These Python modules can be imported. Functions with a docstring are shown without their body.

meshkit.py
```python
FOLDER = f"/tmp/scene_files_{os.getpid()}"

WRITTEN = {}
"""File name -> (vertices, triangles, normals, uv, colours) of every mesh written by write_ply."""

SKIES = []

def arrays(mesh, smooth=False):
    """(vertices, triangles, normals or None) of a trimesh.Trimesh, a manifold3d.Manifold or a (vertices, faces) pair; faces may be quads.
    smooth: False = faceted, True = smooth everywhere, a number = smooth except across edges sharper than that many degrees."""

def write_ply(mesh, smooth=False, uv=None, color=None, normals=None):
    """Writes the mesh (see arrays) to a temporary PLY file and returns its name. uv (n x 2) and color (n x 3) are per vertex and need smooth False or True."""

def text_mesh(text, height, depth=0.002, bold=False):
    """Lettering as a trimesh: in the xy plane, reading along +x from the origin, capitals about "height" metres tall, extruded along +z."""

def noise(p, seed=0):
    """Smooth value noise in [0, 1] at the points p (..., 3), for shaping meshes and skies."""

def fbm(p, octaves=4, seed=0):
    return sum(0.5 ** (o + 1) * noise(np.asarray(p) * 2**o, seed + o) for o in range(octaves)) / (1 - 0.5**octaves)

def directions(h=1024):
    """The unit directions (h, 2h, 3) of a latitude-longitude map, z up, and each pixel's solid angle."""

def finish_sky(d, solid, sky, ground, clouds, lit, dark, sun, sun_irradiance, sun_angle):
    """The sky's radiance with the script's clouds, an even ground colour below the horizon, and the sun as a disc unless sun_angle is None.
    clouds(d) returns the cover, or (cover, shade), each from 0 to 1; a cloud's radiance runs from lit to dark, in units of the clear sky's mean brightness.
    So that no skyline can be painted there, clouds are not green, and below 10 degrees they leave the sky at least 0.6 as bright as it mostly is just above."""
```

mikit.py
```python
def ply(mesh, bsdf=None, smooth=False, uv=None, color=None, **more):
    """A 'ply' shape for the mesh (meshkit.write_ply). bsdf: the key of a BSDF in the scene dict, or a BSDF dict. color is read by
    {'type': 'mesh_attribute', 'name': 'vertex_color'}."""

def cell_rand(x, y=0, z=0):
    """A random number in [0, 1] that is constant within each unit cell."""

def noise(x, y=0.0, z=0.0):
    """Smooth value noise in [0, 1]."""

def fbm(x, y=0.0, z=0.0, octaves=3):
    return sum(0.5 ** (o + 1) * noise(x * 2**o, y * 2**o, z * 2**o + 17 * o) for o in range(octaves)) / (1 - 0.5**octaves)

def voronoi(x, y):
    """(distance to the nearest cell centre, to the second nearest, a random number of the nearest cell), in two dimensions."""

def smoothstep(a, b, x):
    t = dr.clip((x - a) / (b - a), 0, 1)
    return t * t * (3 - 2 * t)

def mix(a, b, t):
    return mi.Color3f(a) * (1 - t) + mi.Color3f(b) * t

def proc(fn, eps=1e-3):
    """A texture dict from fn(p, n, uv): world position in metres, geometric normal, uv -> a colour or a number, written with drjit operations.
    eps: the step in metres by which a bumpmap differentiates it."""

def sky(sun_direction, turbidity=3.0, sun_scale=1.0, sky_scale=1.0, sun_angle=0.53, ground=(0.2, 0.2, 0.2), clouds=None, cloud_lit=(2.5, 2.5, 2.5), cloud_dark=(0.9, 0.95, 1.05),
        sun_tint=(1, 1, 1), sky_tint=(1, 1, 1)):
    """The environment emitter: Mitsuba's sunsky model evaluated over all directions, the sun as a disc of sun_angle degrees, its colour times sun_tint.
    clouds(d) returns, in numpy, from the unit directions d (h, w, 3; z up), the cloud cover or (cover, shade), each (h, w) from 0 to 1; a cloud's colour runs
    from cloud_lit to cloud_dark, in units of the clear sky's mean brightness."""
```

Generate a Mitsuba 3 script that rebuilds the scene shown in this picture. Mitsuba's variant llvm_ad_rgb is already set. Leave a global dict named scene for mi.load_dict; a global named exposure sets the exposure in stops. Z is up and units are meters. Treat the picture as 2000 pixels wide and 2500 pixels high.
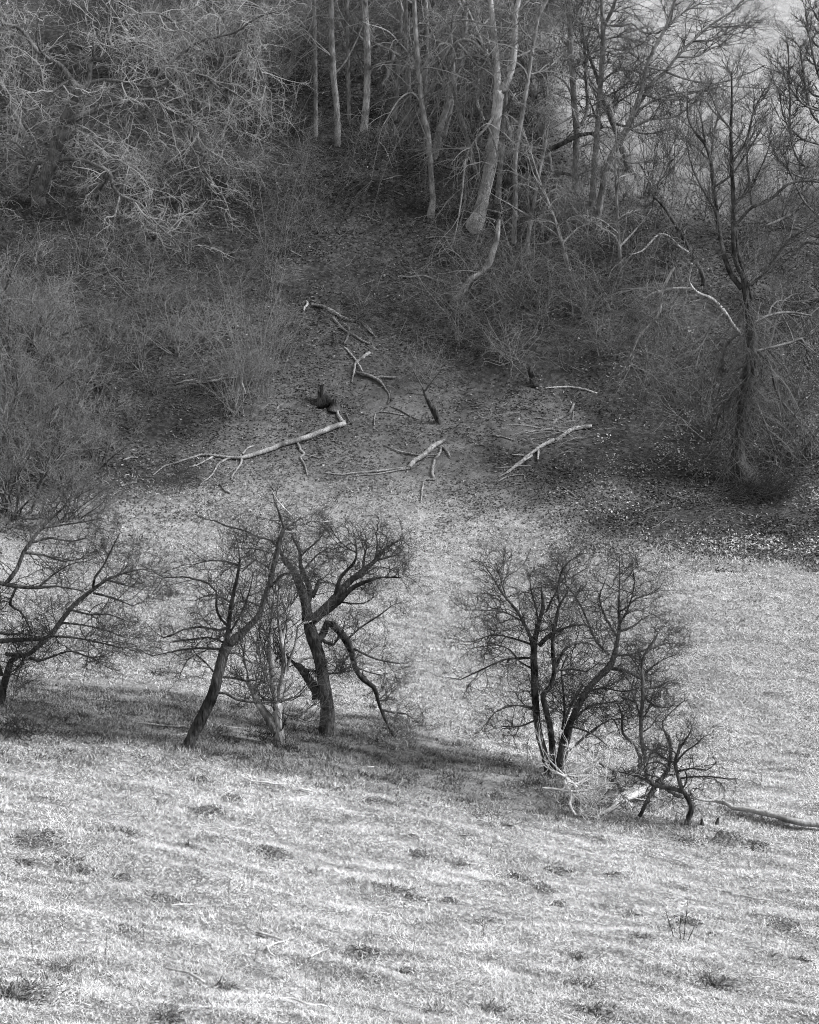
import math, zlib
import numpy as np
import trimesh
import drjit as dr
import mitsuba as mi
import mikit, meshkit

T = mi.ScalarTransform4f
scene, labels = {}, {}

# ---------------------------------------------------------------- camera, sky, exposure
CAM_Z, PITCH, FOV = 20.0, 13.0, 20.0
_t = math.radians(PITCH)
scene['camera'] = {'type': 'perspective', 'fov': FOV, 'fov_axis': 'x', 'near_clip': 0.5, 'far_clip': 2000.0,
                   'to_world': T().look_at(origin=[0, 0, CAM_Z], target=[0, math.cos(_t), CAM_Z - math.sin(_t)], up=[0, 0, 1])}
SUN = (0.80, -0.12, 0.72)
scene['sky'] = mikit.sky(SUN, turbidity=3, sun_scale=0.8, sun_angle=22, sun_tint=(0.86, 1.055, 1.48), clouds=lambda d: 1.0,
                         cloud_lit=(1.4, 1.4, 1.4), cloud_dark=(0.9, 0.9, 0.9))
exposure = 3.2

FPX = 1000.0 / math.tan(math.radians(FOV / 2))      # the photograph is 2000 x 2500
SIN, COS = math.sin(_t), math.cos(_t)


def ray(u, v):
    a, b = (np.asarray(u, float) - 1000) / FPX, (1250 - np.asarray(v, float)) / FPX
    return np.stack([a, COS + b * SIN, -SIN + b * COS], -1)


def at(u, v, Y):
    """The point at depth Y (metres north of the camera) that stands at photograph position u, v."""
    d = ray(u, v)
    t = np.asarray(Y, float) / d[..., 1]
    return d * t[..., None] + np.array([0, 0, CAM_Z]), t / FPX


# ---------------------------------------------------------------- terrain
_ky = np.array([-80, -20, 0, 10, 20, 30, 38, 48, 58, 64, 70, 76, 81, 88, 95, 100, 105, 110, 115, 130, 145, 170, 210, 300, 420.])
_kz = np.array([30, 24, 18.2, 12.6, 7.8, 4.2, 2.0, 0.45, -0.95, -1.95, -3.2, -4.3, -4.75, -4.6, -4.1, -3.5, -2.4, -0.4, 2.2, 10.4, 18.4, 31.5, 50, 80, 95.])
from scipy.interpolate import PchipInterpolator
_prof = PchipInterpolator(_ky, _kz)


def sstep(a, b, x):
    t = np.clip((x - a) / (b - a), 0, 1)
    return t * t * (3 - 2 * t)


def h_base(x, y):
    yc = np.clip(y, -80, 420)
    w = 1 - 0.85 * sstep(66, 98, y)
    w = w * (1 - sstep(140, 260, y))
    xs = 24 * np.tanh(x / 24)
    nose = 1.1 * sstep(3, 13, x) * np.exp(-((y - 88) / 9.0) ** 2)
    left = 0.9 * sstep(2, 14, -x) * np.exp(-((y - 61) / 5.0) ** 2)
    return _prof(yc) - 0.125 * xs * w + nose + left * 0.6


def fb(x, y, s, seed, octv=3):
    return meshkit.fbm(np.stack([x / s, y / s, np.zeros_like(x)], -1), octv, seed) - 0.5


def height(x, y):
    x, y = np.asarray(x, float), np.asarray(y, float)
    hill = sstep(98, 116, y)
    fg = 1 - sstep(70, 84, y)
    z = h_base(x, y) + hill * 1.5 * fb(x, y, 10, 3) + hill * 0.48 * fb(x, y, 1.7, 4)
    z = z + (0.38 * fb(x, y, 5, 5) + 0.14 * fb(x, y, 1.1, 6)) * (1 - 0.5 * hill) + 0.07 * (1 - hill) * fb(x, y, 0.42, 12, 2)
    ter = meshkit.fbm(np.stack([x / 2.8 - y / 9, y / 1.0 + 0.36 * x, 0 * x], -1), 3, 9) - 0.5
    return z + ter * (0.42 * fg + 0.18 * (1 - fg))


def ground_hit(u, v):
    u, v = np.atleast_1d(np.asarray(u, float)), np.atleast_1d(np.asarray(v, float))
    d = ray(u, v)
    ts = np.arange(28, 330, 0.5)
    p = d[:, None] * ts[None, :, None]
    below = (p[..., 2] + CAM_Z) < h_base(p[..., 0], p[..., 1])
    t = ts[np.argmax(below, 1)] - 0.25
    t = np.where(below.any(1), t, 150.0)
    for _ in range(14):
        q = d * t[:, None]
        gap = q[:, 2] + CAM_Z - height(q[:, 0], q[:, 1])
        t = t + np.clip(gap * 1.6, -2, 2)
    return d * t[:, None] + np.array([0, 0, CAM_Z]), t / FPX


def wood_amount(x, y, n, step):
    """1 on the leaf-covered woodland floor, 0 on grass; n is noise around 0."""
    edge = 103.0 - 8.5 * step(0.0, 17.0, x)
    w = step(edge - 7.5, edge + 4.5, y + n * 12)
    field = step(7.5, 12.0, x + n * 8) * step(124.0, 130.0, y + n * 10)
    return w * (1 - field)


def rough_shade_amount(x, y, n, step):
    """1 on the bank under the thorn trees: rank grass, darkened further to paint in the shade."""
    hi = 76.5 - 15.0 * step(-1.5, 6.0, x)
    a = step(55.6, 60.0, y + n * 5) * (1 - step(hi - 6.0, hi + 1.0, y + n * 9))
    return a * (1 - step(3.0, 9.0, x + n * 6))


# ---------------------------------------------------------------- materials (greys: the photograph is black and white)
def g3(v):
    return mi.Color3f(v)


def diffuse(fn):
    return {'type': 'twosided', 'bsdf': {'type': 'diffuse', 'reflectance': mikit.proc(fn)}}


def plain(v):
    return {'type': 'twosided', 'bsdf': {'type': 'diffuse', 'reflectance': {'type': 'rgb', 'value': [v, v, v]}}}


def streak(p):
    """Slope texture running along the contours of the near hillside."""
    return mikit.fbm(p.x * 1.0 - p.y * 0.3, p.y * 2.8 + p.x * 1.0, 0.0, 3)


def gully(p):
    """The opening in the middle of the wood edge, where floor and leaves are paler."""
    b = 9 * (mikit.fbm(p.x * 0.3, p.y * 0.3, 5.0, 3) - 0.5)
    return mikit.smoothstep(118, 99, p.y + b) * mikit.smoothstep(-12, -4, p.x + b) * mikit.smoothstep(10, 1, p.x + b)


def ground_tex(p, n, uv):
    b = mikit.fbm(p.x * 0.22, p.y * 0.22, 0.0, 3) - 0.5
    f = streak(p)
    s = mikit.noise(p.x * 14, p.y * 14, 0.0)
    w = wood_amount(p.x, p.y, b, mikit.smoothstep)
    r = rough_shade_amount(p.x, p.y, b, mikit.smoothstep)
    far = mikit.smoothstep(70, 120, p.y)
    d = mikit.cell_rand(p.x * 30 + 0.3 * s, p.y * 18, 0.0)
    grass = (0.16 + 0.20 * (f - 0.5) + 0.12 * (s - 0.5)) * (far * 0.8 + (1 - far) * (0.35 + 1.3 * d * d)) + 0.03 + 0.05 * far
    rough = 0.05 + 0.14 * f + 0.06 * (s - 0.5)  # rank growth colour, with the shade of the bank painted in
    v1, v2, cr = mikit.voronoi(p.x * 7, p.y * 9)
    pale_floor = 0.12 * gully(p)  # paler floor inside the opening
    litter = (0.022 + 0.034 * cr * cr) * (0.35 + 1.3 * mikit.fbm(p.x * 0.45, p.y * 0.6, 0.0, 3)) + pale_floor * (0.4 + 1.2 * mikit.fbm(p.x * 1.3, p.y * 1.7, 3.0, 2))
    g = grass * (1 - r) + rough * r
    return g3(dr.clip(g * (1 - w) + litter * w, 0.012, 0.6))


def grass_tex(p, n, uv):
    c = mikit.cell_rand(p.x * 21, p.y * 21, p.z * 16)
    f = streak(p)
    return g3(dr.clip(0.27 + 0.36 * c * dr.sqrt(c) + 0.40 * (f - 0.5), 0.05, 0.68))


def meadow_tex(p, n, uv):
    c = mikit.cell_rand(p.x * 21, p.y * 21, p.z * 16)
    f = mikit.fbm(p.x * 1.3 - p.y * 0.3, p.y * 2.2 + p.x * 0.8, 0.0, 3)
    return g3(dr.clip(0.29 + 0.07 * c + 0.34 * (f - 0.5), 0.05, 0.6))


def rough_shade_tex(p, n, uv):  # dark rank blades; their tone also carries the shade under the trees
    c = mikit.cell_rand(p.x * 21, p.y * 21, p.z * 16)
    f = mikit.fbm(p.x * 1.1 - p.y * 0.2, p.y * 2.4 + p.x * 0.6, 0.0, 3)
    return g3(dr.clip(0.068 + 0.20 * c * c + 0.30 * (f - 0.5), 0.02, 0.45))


def tussock_tex(p, n, uv):
    c = mikit.cell_rand(p.x * 31, p.y * 31, p.z * 9)
    return g3(0.04 + 0.26 * c * c)


def soil_tex(p, n, uv):
    c = mikit.cell_rand(p.x * 34, p.y * 34, p.z * 34)
    return g3(0.028 + 0.20 * c * c * c)


def leaf_tex(p, n, uv):
    c = mikit.cell_rand(p.x * 8, p.y * 8, p.z * 8)
    return g3(0.022 + 0.10 * c * c + 0.07 * gully(p))


def pale_leaf_tex(p, n, uv):
    c = mikit.cell_rand(p.x * 8, p.y * 8, p.z * 8)
    return g3(0.12 + 0.30 * c * c)


def bark_fn(lo, hi):
    def fn(p, n, uv):
        a = mikit.fbm(p.x * 22, p.y * 22, p.z * 5, 3)
        b = mikit.fbm(p.x * 2.5, p.y * 2.5, p.z * 2.0, 2)
        return g3(lo + (hi - lo) * dr.clip(1.5 * a * b * 2 - 0.2, 0, 1))
    return fn


def ridge(p, n, uv):
    return mikit.fbm(p.x * 30, p.y * 30, p.z * 6, 3)


def bark(lo, hi, bump):
    return {'type': 'twosided', 'bsdf': {'type': 'bumpmap', 'tex': mikit.proc(ridge, 0.004), 'scale': bump,
            'bsdf': {'type': 'diffuse', 'reflectance': mikit.proc(bark_fn(lo, hi))}}}


scene['mat_ground'] = diffuse(ground_tex)
scene['mat_grass'] = diffuse(grass_tex)
scene['mat_meadow'] = diffuse(meadow_tex)
scene['mat_rough_shade'] = diffuse(rough_shade_tex)
scene['mat_leaf'] = diffuse(leaf_tex)
scene['mat_leaf_pale'] = diffuse(pale_leaf_tex)
scene['mat_bark_dark'] = bark(0.008, 0.09, 0.05)
scene['mat_bark_mid'] = bark(0.035, 0.15, 0.02)
scene['mat_bark_lichen'] = bark(0.07, 0.36, 0.03)
scene['mat_bark_pale'] = bark(0.12, 0.34, 0.012)
scene['mat_bark_shaggy'] = bark(0.012, 0.075, 0.05)
scene['mat_bark_beech'] = bark(0.07, 0.23, 0.012)
scene['mat_dead'] = bark(0.20, 0.52, 0.03)
scene['mat_dead_grey'] = bark(0.08, 0.34, 0.03)
scene['mat_dead_wood'] = bark(0.06, 0.27, 0.03)
scene['mat_dead_dim'] = bark(0.035, 0.17, 0.03)
scene['mat_twig_black'] = plain(0.02)
scene['mat_twig_dark'] = plain(0.046)
scene['mat_twig_mid'] = plain(0.085)
scene['mat_twig_bush'] = plain(0.11)
scene['mat_twig_grey'] = plain(0.14)
scene['mat_twig_pale'] = plain(0.205)
scene['mat_soil'] = diffuse(soil_tex)
scene['mat_tussock'] = diffuse(tussock_tex)


# ---------------------------------------------------------------- mesh helpers
def rng_for(key):
    return np.random.default_rng(zlib.crc32(key.encode()))


def norm(a):
    return a / (np.linalg.norm(a, axis=-1, keepdims=True) + 1e-12)


def tubes(P, R, S=3, cap=False, point=False):
    """N polylines (N, K, 3) with radii (N, K) as tubes of S sides, closed by flat caps or ending in a point."""
    N, K, _ = P.shape
    t = np.empty_like(P)
    t[:, 1:-1] = P[:, 2:] - P[:, :-2]
    t[:, 0], t[:, -1] = P[:, 1] - P[:, 0], P[:, -1] - P[:, -2]
    t = norm(t)
    m = norm(P[:, -1] - P[:, 0] + 1e-9)
    ref = np.where(np.abs(m[:, 2:]) < 0.8, [[0, 0, 1.0]], [[1.0, 0.2, 0]])
    a0 = norm(np.cross(m, ref))[:, None]
    a = norm(a0 - (a0 * t).sum(-1, keepdims=True) * t)
    b = np.cross(t, a)
    th = np.arange(S) * 2 * np.pi / S
    V = P[:, :, None] + R[..., None, None] * (np.cos(th)[:, None] * a[:, :, None] + np.sin(th)[:, None] * b[:, :, None])
    i, j = np.meshgrid(np.arange(K - 1), np.arange(S), indexing='ij')
    A, B = i * S + j, i * S + (j + 1) % S
    F = np.concatenate([np.stack([A, B, B + S], -1).reshape(-1, 3), np.stack([A, B + S, A + S], -1).reshape(-1, 3)])
    if cap:
        k = (K - 1) * S
        F = np.vstack([F, [[0, q + 1, q] for q in range(1, S - 1)], [[k, k + q, k + q + 1] for q in range(1, S - 1)]])
    V = V.reshape(N, K * S, 3)
    if point:                                             # the last ring becomes one vertex
        m = (K - 1) * S
        V = np.concatenate([V[:, :m], P[:, -1:]], 1)
        F = np.minimum(F, m)
        F = F[(F[:, 0] != F[:, 1]) & (F[:, 1] != F[:, 2]) & (F[:, 0] != F[:, 2])]
    F = (F[None] + (np.arange(N) * V.shape[1])[:, None, None]).reshape(-1, 3)
    return V.reshape(-1, 3), F


def join(parts):
    vs, fs, n = [], [], 0
    for v, f in parts:
        vs.append(v)
        fs.append(f + n)
        n += len(v)
    return np.vstack(vs), np.vstack(fs)


TRIS = {}


def put(key, mesh, mat, smooth=False):
    n, base = 0, key
    while key in scene:
        n += 1
        key = f'{base}_{n:03d}'
    TRIS[key] = len(mesh[1])
    scene[key] = mikit.ply((np.asarray(mesh[0]), np.asarray(mesh[1])), mat, smooth=smooth)
    return key


def name_thing(name):
    n, key = 0, name
    while key in labels:
        n += 1
        key = f'{name}_{n:03d}'
    return key


def tag(key, label=None, cat=None, group=None, kind=None):
    d = {}
    if label: d['label'] = label
    if cat: d['category'] = cat
    if group: d['group'] = group
    if kind: d['kind'] = kind
    labels[key] = d
    return key


def smooth_path(ctrl, step=0.5):
    """Catmull-Rom through control rows (any columns); the first three columns are a point in metres."""
    c = np.asarray(ctrl, float)
    if len(c) == 2:
        c = np.vstack([c[0], (c[0] + c[1]) / 2, c[1]])
    e = np.vstack([2 * c[0] - c[1], c, 2 * c[-1] - c[-2]])
    out = []
    for i in range(len(c) - 1):
        n = max(1, int(np.ceil(np.linalg.norm(c[i + 1, :3] - c[i, :3]) / step)))
        s = (np.arange(n) / n)[:, None]
        p0, p1, p2, p3 = e[i:i + 4]
        out.append(0.5 * (2 * p1 + (p2 - p0) * s + (2 * p0 - 5 * p1 + 4 * p2 - p3) * s ** 2 + (3 * p1 - p0 - 3 * p2 + p3) * s ** 3))
    out.append(c[-1:])
    q = np.vstack(out)
    q[:, 3] = np.maximum(q[:, 3], 0.002)
    return q


def limb_mesh(q, S, rng, knob=0.12, flare=0.0, cap=True):
    """One traced limb (rows x y z r) as a rough tapering tube."""
    P, R = q[None, :, :3].copy(), q[None, :, 3].copy()
    if flare:
        s = np.concatenate([[0], np.cumsum(np.linalg.norm(np.diff(q[:, :3], axis=0), axis=1))])
        R = R * (1 + flare * np.exp(-s / (2.2 * q[0, 3]))[None])
    V, F = tubes(P, R, S, cap)
    c = np.repeat(q[:, :3], S, 0)
    r = np.repeat(R[0], S)[:, None]
    lump = meshkit.fbm(V / (3.0 * r + 0.02) + rng.uniform(0, 50, 3), 3) - 0.5
    if flare:
        s = np.repeat(s, S)
        ang = np.tile(np.arange(S) * 2 * np.pi / S, len(q))
        lump = lump + 0.9 * flare * np.exp(-s / (1.8 * q[0, 3])) * np.sin(ang * 3 + rng.uniform(0, 6))
    V = V + (V - c) * lump[:, None] * 2 * knob
    return V, F


# ---------------------------------------------------------------- twigs, grown a generation at a time
def grow(p, d, L, r, n, rng, wander=0.25, trop=(0, 0, 0), curl=0.0, tip=0.35):
    N = len(p)
    P, d = np.empty((N, n + 1, 3)), norm(d)
    P[:, 0] = p
    bend = rng.normal(0, 1, (N, 3)) * curl
    trop = np.asarray(trop, float)
    for k in range(n):
        d = norm(d + rng.normal(0, wander, (N, 3)) + trop + bend)
        if k == n // 2:
            bend = -bend * 0.5 + rng.normal(0, 1, (N, 3)) * curl * 0.7
        P[:, k + 1] = P[:, k] + d * (L / n)[:, None]
    return P, r[:, None] * np.linspace(1, tip, n + 1)[None]


def sprout(P, R, n, rng, t0=0.2, angle=(50, 18), flat=1.0):
    N, K, _ = P.shape
    i = np.repeat(np.arange(N), n)
    t = rng.uniform(t0, 1, len(i)) * (K - 1) * 0.999
    k = t.astype(int)
    f = (t - k)[:, None]
    pos = P[i, k] * (1 - f) + P[i, k + 1] * f
    tan = norm(P[i, k + 1] - P[i, k])
    rad = R[i, k] * (1 - f[:, 0]) + R[i, k + 1] * f[:, 0]
    return pos, turn(tan, rng, angle, flat), rad


def turn(tan, rng, angle, flat=1.0):
    q = rng.normal(0, 1, tan.shape)
    q[:, 2] *= flat
    q = norm(q - (q * tan).sum(-1, keepdims=True) * tan)
    a = np.radians(rng.normal(angle[0], angle[1], len(tan)))[:, None]
    return norm(np.cos(a) * tan + np.sin(a) * q)


STYLE = {
    # d1: first twigs per metre; L1, L2, L3: lengths; n2, n3: twigs per twig; r: thickest radius of each generation
    'thorn': dict(d1=3.2, L1=(0.6, 1.5), n2=7, L2=(0.3, 0.85), n3=6, L3=(0.12, 0.45), r=(0.013, 0.008, 0.0056), wander=0.30, trop=(0, 0, 0.03), curl=0.06, flat=0.8, angle=(55, 18)),
    'beech': dict(d1=1.2, L1=(1.2, 3.2), n2=7, L2=(0.6, 1.5), n3=4, L3=(0.25, 0.7), r=(0.024, 0.017, 0.013), wander=0.12, trop=(0, 0, 0.02), curl=0.04, flat=0.5, angle=(48, 14)),
    'droop': dict(d1=1.0, L1=(1.5, 4.5), n2=4, L2=(0.8, 2.4), n3=3, L3=(0.3, 1.0), r=(0.034, 0.022, 0.016), wander=0.13, trop=(-0.03, 0, -0.17), curl=0.06, flat=0.8, angle=(50, 20)),
    'contort': dict(d1=1.3, L1=(1.2, 3.6), n2=6, L2=(0.7, 2.0), n3=5, L3=(0.3, 0.9), r=(0.032, 0.020, 0.0135), wander=0.22, trop=(0.02, 0, -0.05), curl=0.22, flat=0.9, angle=(60, 22)),
    'brush': dict(d1=2.0, L1=(0.8, 2.0), n2=6, L2=(0.5, 1.1), n3=3, L3=(0.2, 0.6), r=(0.021, 0.016, 0.0125), wander=0.15, trop=(0.02, 0, 0.10), curl=0.06, flat=0.9, angle=(42, 15)),
    'spiky': dict(t0=0.42, d1=1.9, L1=(0.8, 2.0), n2=5, L2=(0.5, 1.1), n3=3, L3=(0.25, 0.7), r=(0.032, 0.024, 0.018), wander=0.14, trop=(0.03, 0, 0.08), curl=0.06, flat=0.9, angle=(40, 14)),
    'bramble': dict(d1=1.3, L1=(0.8, 2.4), n2=4, L2=(0.4, 1.2), n3=2, L3=(0.2, 0.7), r=(0.026, 0.020, 0.015), wander=0.16, trop=(0, 0, -0.05), curl=0.12, flat=0.9, angle=(50, 20)),
}


def twig_mesh(samples, style, rng, dens=1.0, size=1.0):
    """samples: limb paths (rows x y z r). Returns one mesh of three generations of twigs."""
    s = STYLE[style] if isinstance(style, str) else style
    pos, tan, rad = [], [], []
    for q in samples:
        seg = np.linalg.norm(np.diff(q[:, :3], axis=0), axis=1)
        Lm = seg.sum()
        t0 = s.get('t0', 0.25 if q[0, 3] > 0.09 else 0.08)
        n = rng.poisson(max(Lm * s['d1'] * dens * (1 - t0), 0.01)) + 2
        t = np.append(rng.uniform(t0, 1, n), [0.97, 0.995]) * Lm
        cum = np.concatenate([[0], np.cumsum(seg)])
        k = np.clip(np.searchsorted(cum, t) - 1, 0, len(seg) - 1)
        f = ((t - cum[k]) / (seg[k] + 1e-9))[:, None]
        row = q[k] * (1 - f) + q[k + 1] * f
        keep = row[:, 3] < 0.16
        pos.append(row[keep, :3]); rad.append(row[keep, 3]); tan.append(norm(q[k + 1, :3] - q[k, :3])[keep])
    pos, rad, tan = np.vstack(pos), np.concatenate(rad), np.vstack(tan)
    u = lambda lo_hi, m: rng.uniform(lo_hi[0], lo_hi[1], m) * size
    kw = dict(wander=s['wander'], trop=s['trop'], curl=s['curl'])
    P1, R1 = grow(pos, turn(tan, rng, s['angle'], s['flat']), u(s['L1'], len(pos)), np.minimum(rad * 0.7, s['r'][0] * rng.uniform(0.8, 1.5, len(pos))), 6, rng, **kw)
    p, d, r = sprout(P1, R1, s['n2'], rng, 0.15, s['angle'], s['flat'])
    P2, R2 = grow(p, d, u(s['L2'], len(p)) * np.clip(rng.normal(1, 0.25, len(p)), 0.4, 1.6), np.minimum(r * 0.85, s['r'][1]), 4, rng, **kw)
    p, d, r = sprout(P2, R2, s['n3'], rng, 0.15, s['angle'], s['flat'])
    P3, R3 = grow(p, d, u(s['L3'], len(p)), np.minimum(r * 0.9, s['r'][2]), 2, rng, tip=0.5, **kw)
    return join([tubes(P1, R1, 3, point=True), tubes(P2, R2, 3, point=True), tubes(P3, R3, 3, point=True)])


# ---------------------------------------------------------------- traced trees
def nums(text, org, s):
    rows = [list(map(float, part.split(','))) for part in text.split(';') if part.strip()]
    a = np.array(rows)
    a[:, 0] = org[0] + s * a[:, 0]
    a[:, 1] = org[1] + s * a[:, 1]
    a[:, 2] *= s
    return a


def traced(key, base_uv, org, s, trunk, limbs, mats, style=None, dens=1.0, size=1.0, spread=0.45, flare=0.5, lean=0.0,
           trunk_name='trunk', limb_name='limb', twig_name='twigs', Y=None, extra=(), wob=0.0, twig_limbs=True, up_style=None):
    """A tree: stems and limbs follow the photograph's outline at the tree's own distance, each limb leaning towards or away from the viewer; twigs are grown."""
    rng = rng_for(key)
    if Y is None:
        Y = ground_hit(*base_uv)[0][0][1]
    built = []                                            # (u, v, Y) samples already placed
    paths = []
    for kind, group in (('trunk', trunk), ('limb', limbs)):
        for k, text in enumerate(group):
            text, _, opt = text.partition('|')
            opt, _, slp = opt.partition('@')
            a = nums(text, org, s)
            if kind == 'trunk' and not built:
                y0, slope = Y, lean
            elif kind == 'trunk':
                b = np.vstack(built)
                y0 = b[np.argmin((b[:, 0] - a[0, 0]) ** 2 + (b[:, 1] - a[0, 1]) ** 2), 2]
                slope = rng.uniform(-1, 1) * spread * 0.5
            else:
                b = np.vstack(built)
                y0 = b[np.argmin((b[:, 0] - a[0, 0]) ** 2 + (b[:, 1] - a[0, 1]) ** 2), 2]
                slope = rng.choice([-1, 1]) * rng.uniform(0.3, 1) * spread
            slope = float(slp) if slp else slope
            _, mpp = at(a[0, 0], a[0, 1], y0)
            run = np.concatenate([[0], np.cumsum(np.hypot(np.diff(a[:, 0]), np.diff(a[:, 1])))]) * mpp
            ys = y0 + slope * run + 0.15 * spread * np.sin(run * 1.7 + rng.uniform(0, 6)) * np.minimum(run, 1)
            p, m = at(a[:, 0], a[:, 1], ys)
            q = smooth_path(np.column_stack([p, a[:, 2] * m]), 0.22 if kind == 'trunk' else 0.3)
            if wob:
                q[1:-1, :3] += rng.normal(0, wob, (len(q) - 2, 3))
            uu, vv = np.interp(np.linspace(0, 1, 24), run / run[-1], a[:, 0]), np.interp(np.linspace(0, 1, 24), run / run[-1], a[:, 1])
            built.append(np.column_stack([uu, vv, np.interp(np.linspace(0, 1, 24), run / run[-1], ys)]))
            paths.append((kind, q, opt))
    first = True
    for kind, q, opt in paths:
        if kind == 'trunk':
            if first:
                down = q[0].copy(); down[2] -= 0.35 + 1.6 * q[0, 3]; down[3] *= 1.05
                q = np.vstack([down, q])
            S = 14 if q[0, 3] > 0.1 else 9
            put(f'{key}__{trunk_name}', limb_mesh(q, S, rng, 0.16, flare if first else 0), mats[0], smooth=True)
            first = False
        else:
            S = 9 if q[0, 3] > 0.05 else 6
            put(f'{key}__{limb_name}', limb_mesh(q, S, rng, 0.14), opt or mats[1], smooth=True)
    if style:
        tw = [q for kind, q, opt in paths if (kind == 'limb' or twig_limbs) and opt != 'mat_dead']
        rise = [q for q in tw if up_style and q[-1, 2] - q[0, 2] > 0.35 * np.linalg.norm(np.diff(q[:, :3], axis=0), axis=1).sum()]
        rest = [q for q in tw if not any(q is r for r in rise)]
        mesh = [twig_mesh(group, st, rng, dens, size) for group, st in ((rest + list(extra), style), (rise, up_style)) if group]
        k = put(f'{key}__{twig_name}', join(mesh), mats[2])
        labels[k] = {'kind': 'stuff'}
    return Y, paths


# ================================================================ the ground
def ground_mesh():
    xs = np.concatenate([np.linspace(-240, -34, 16)[:-1], np.linspace(-34, -16, 37)[:-1], np.linspace(-16, 22, 180)[:-1], np.linspace(22, 40, 31)[:-1], np.linspace(40, 240, 16)])
    ys = np.concatenate([np.linspace(-80, 33, 30)[:-1], np.linspace(33, 68, 220)[:-1], np.linspace(68, 104, 90)[:-1], np.linspace(104, 150, 60)[:-1], np.linspace(150, 420, 40)])
    X, Y = np.meshgrid(xs, ys)
    Z = height(X, Y)
    n, m = X.shape
    i, j = np.meshgrid(np.arange(n - 1), np.arange(m - 1), indexing='ij')
    a = i * m + j
    F = np.concatenate([np.stack([a, a + 1, a + m + 1], -1).reshape(-1, 3), np.stack([a, a + m + 1, a + m], -1).reshape(-1, 3)])
    return np.column_stack([X.ravel(), Y.ravel(), Z.ravel()]), F


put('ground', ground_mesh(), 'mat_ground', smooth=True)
tag('ground', kind='structure')


BARE = []                                                # molehills: x, y, radius


def scatter(n, y0, y1, rng, power=1.0, margin=2.0):
    """Random places on the part of the ground that lies in view, thinning with distance."""
    t = rng.uniform(0, 1, n) ** power
    y = y0 + (y1 - y0) * t
    x = rng.uniform(-1, 1, n) * (0.181 * y + margin)
    return x, y


def noise_np(x, y):
    return fb(x, y, 4.5, 31)


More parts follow.
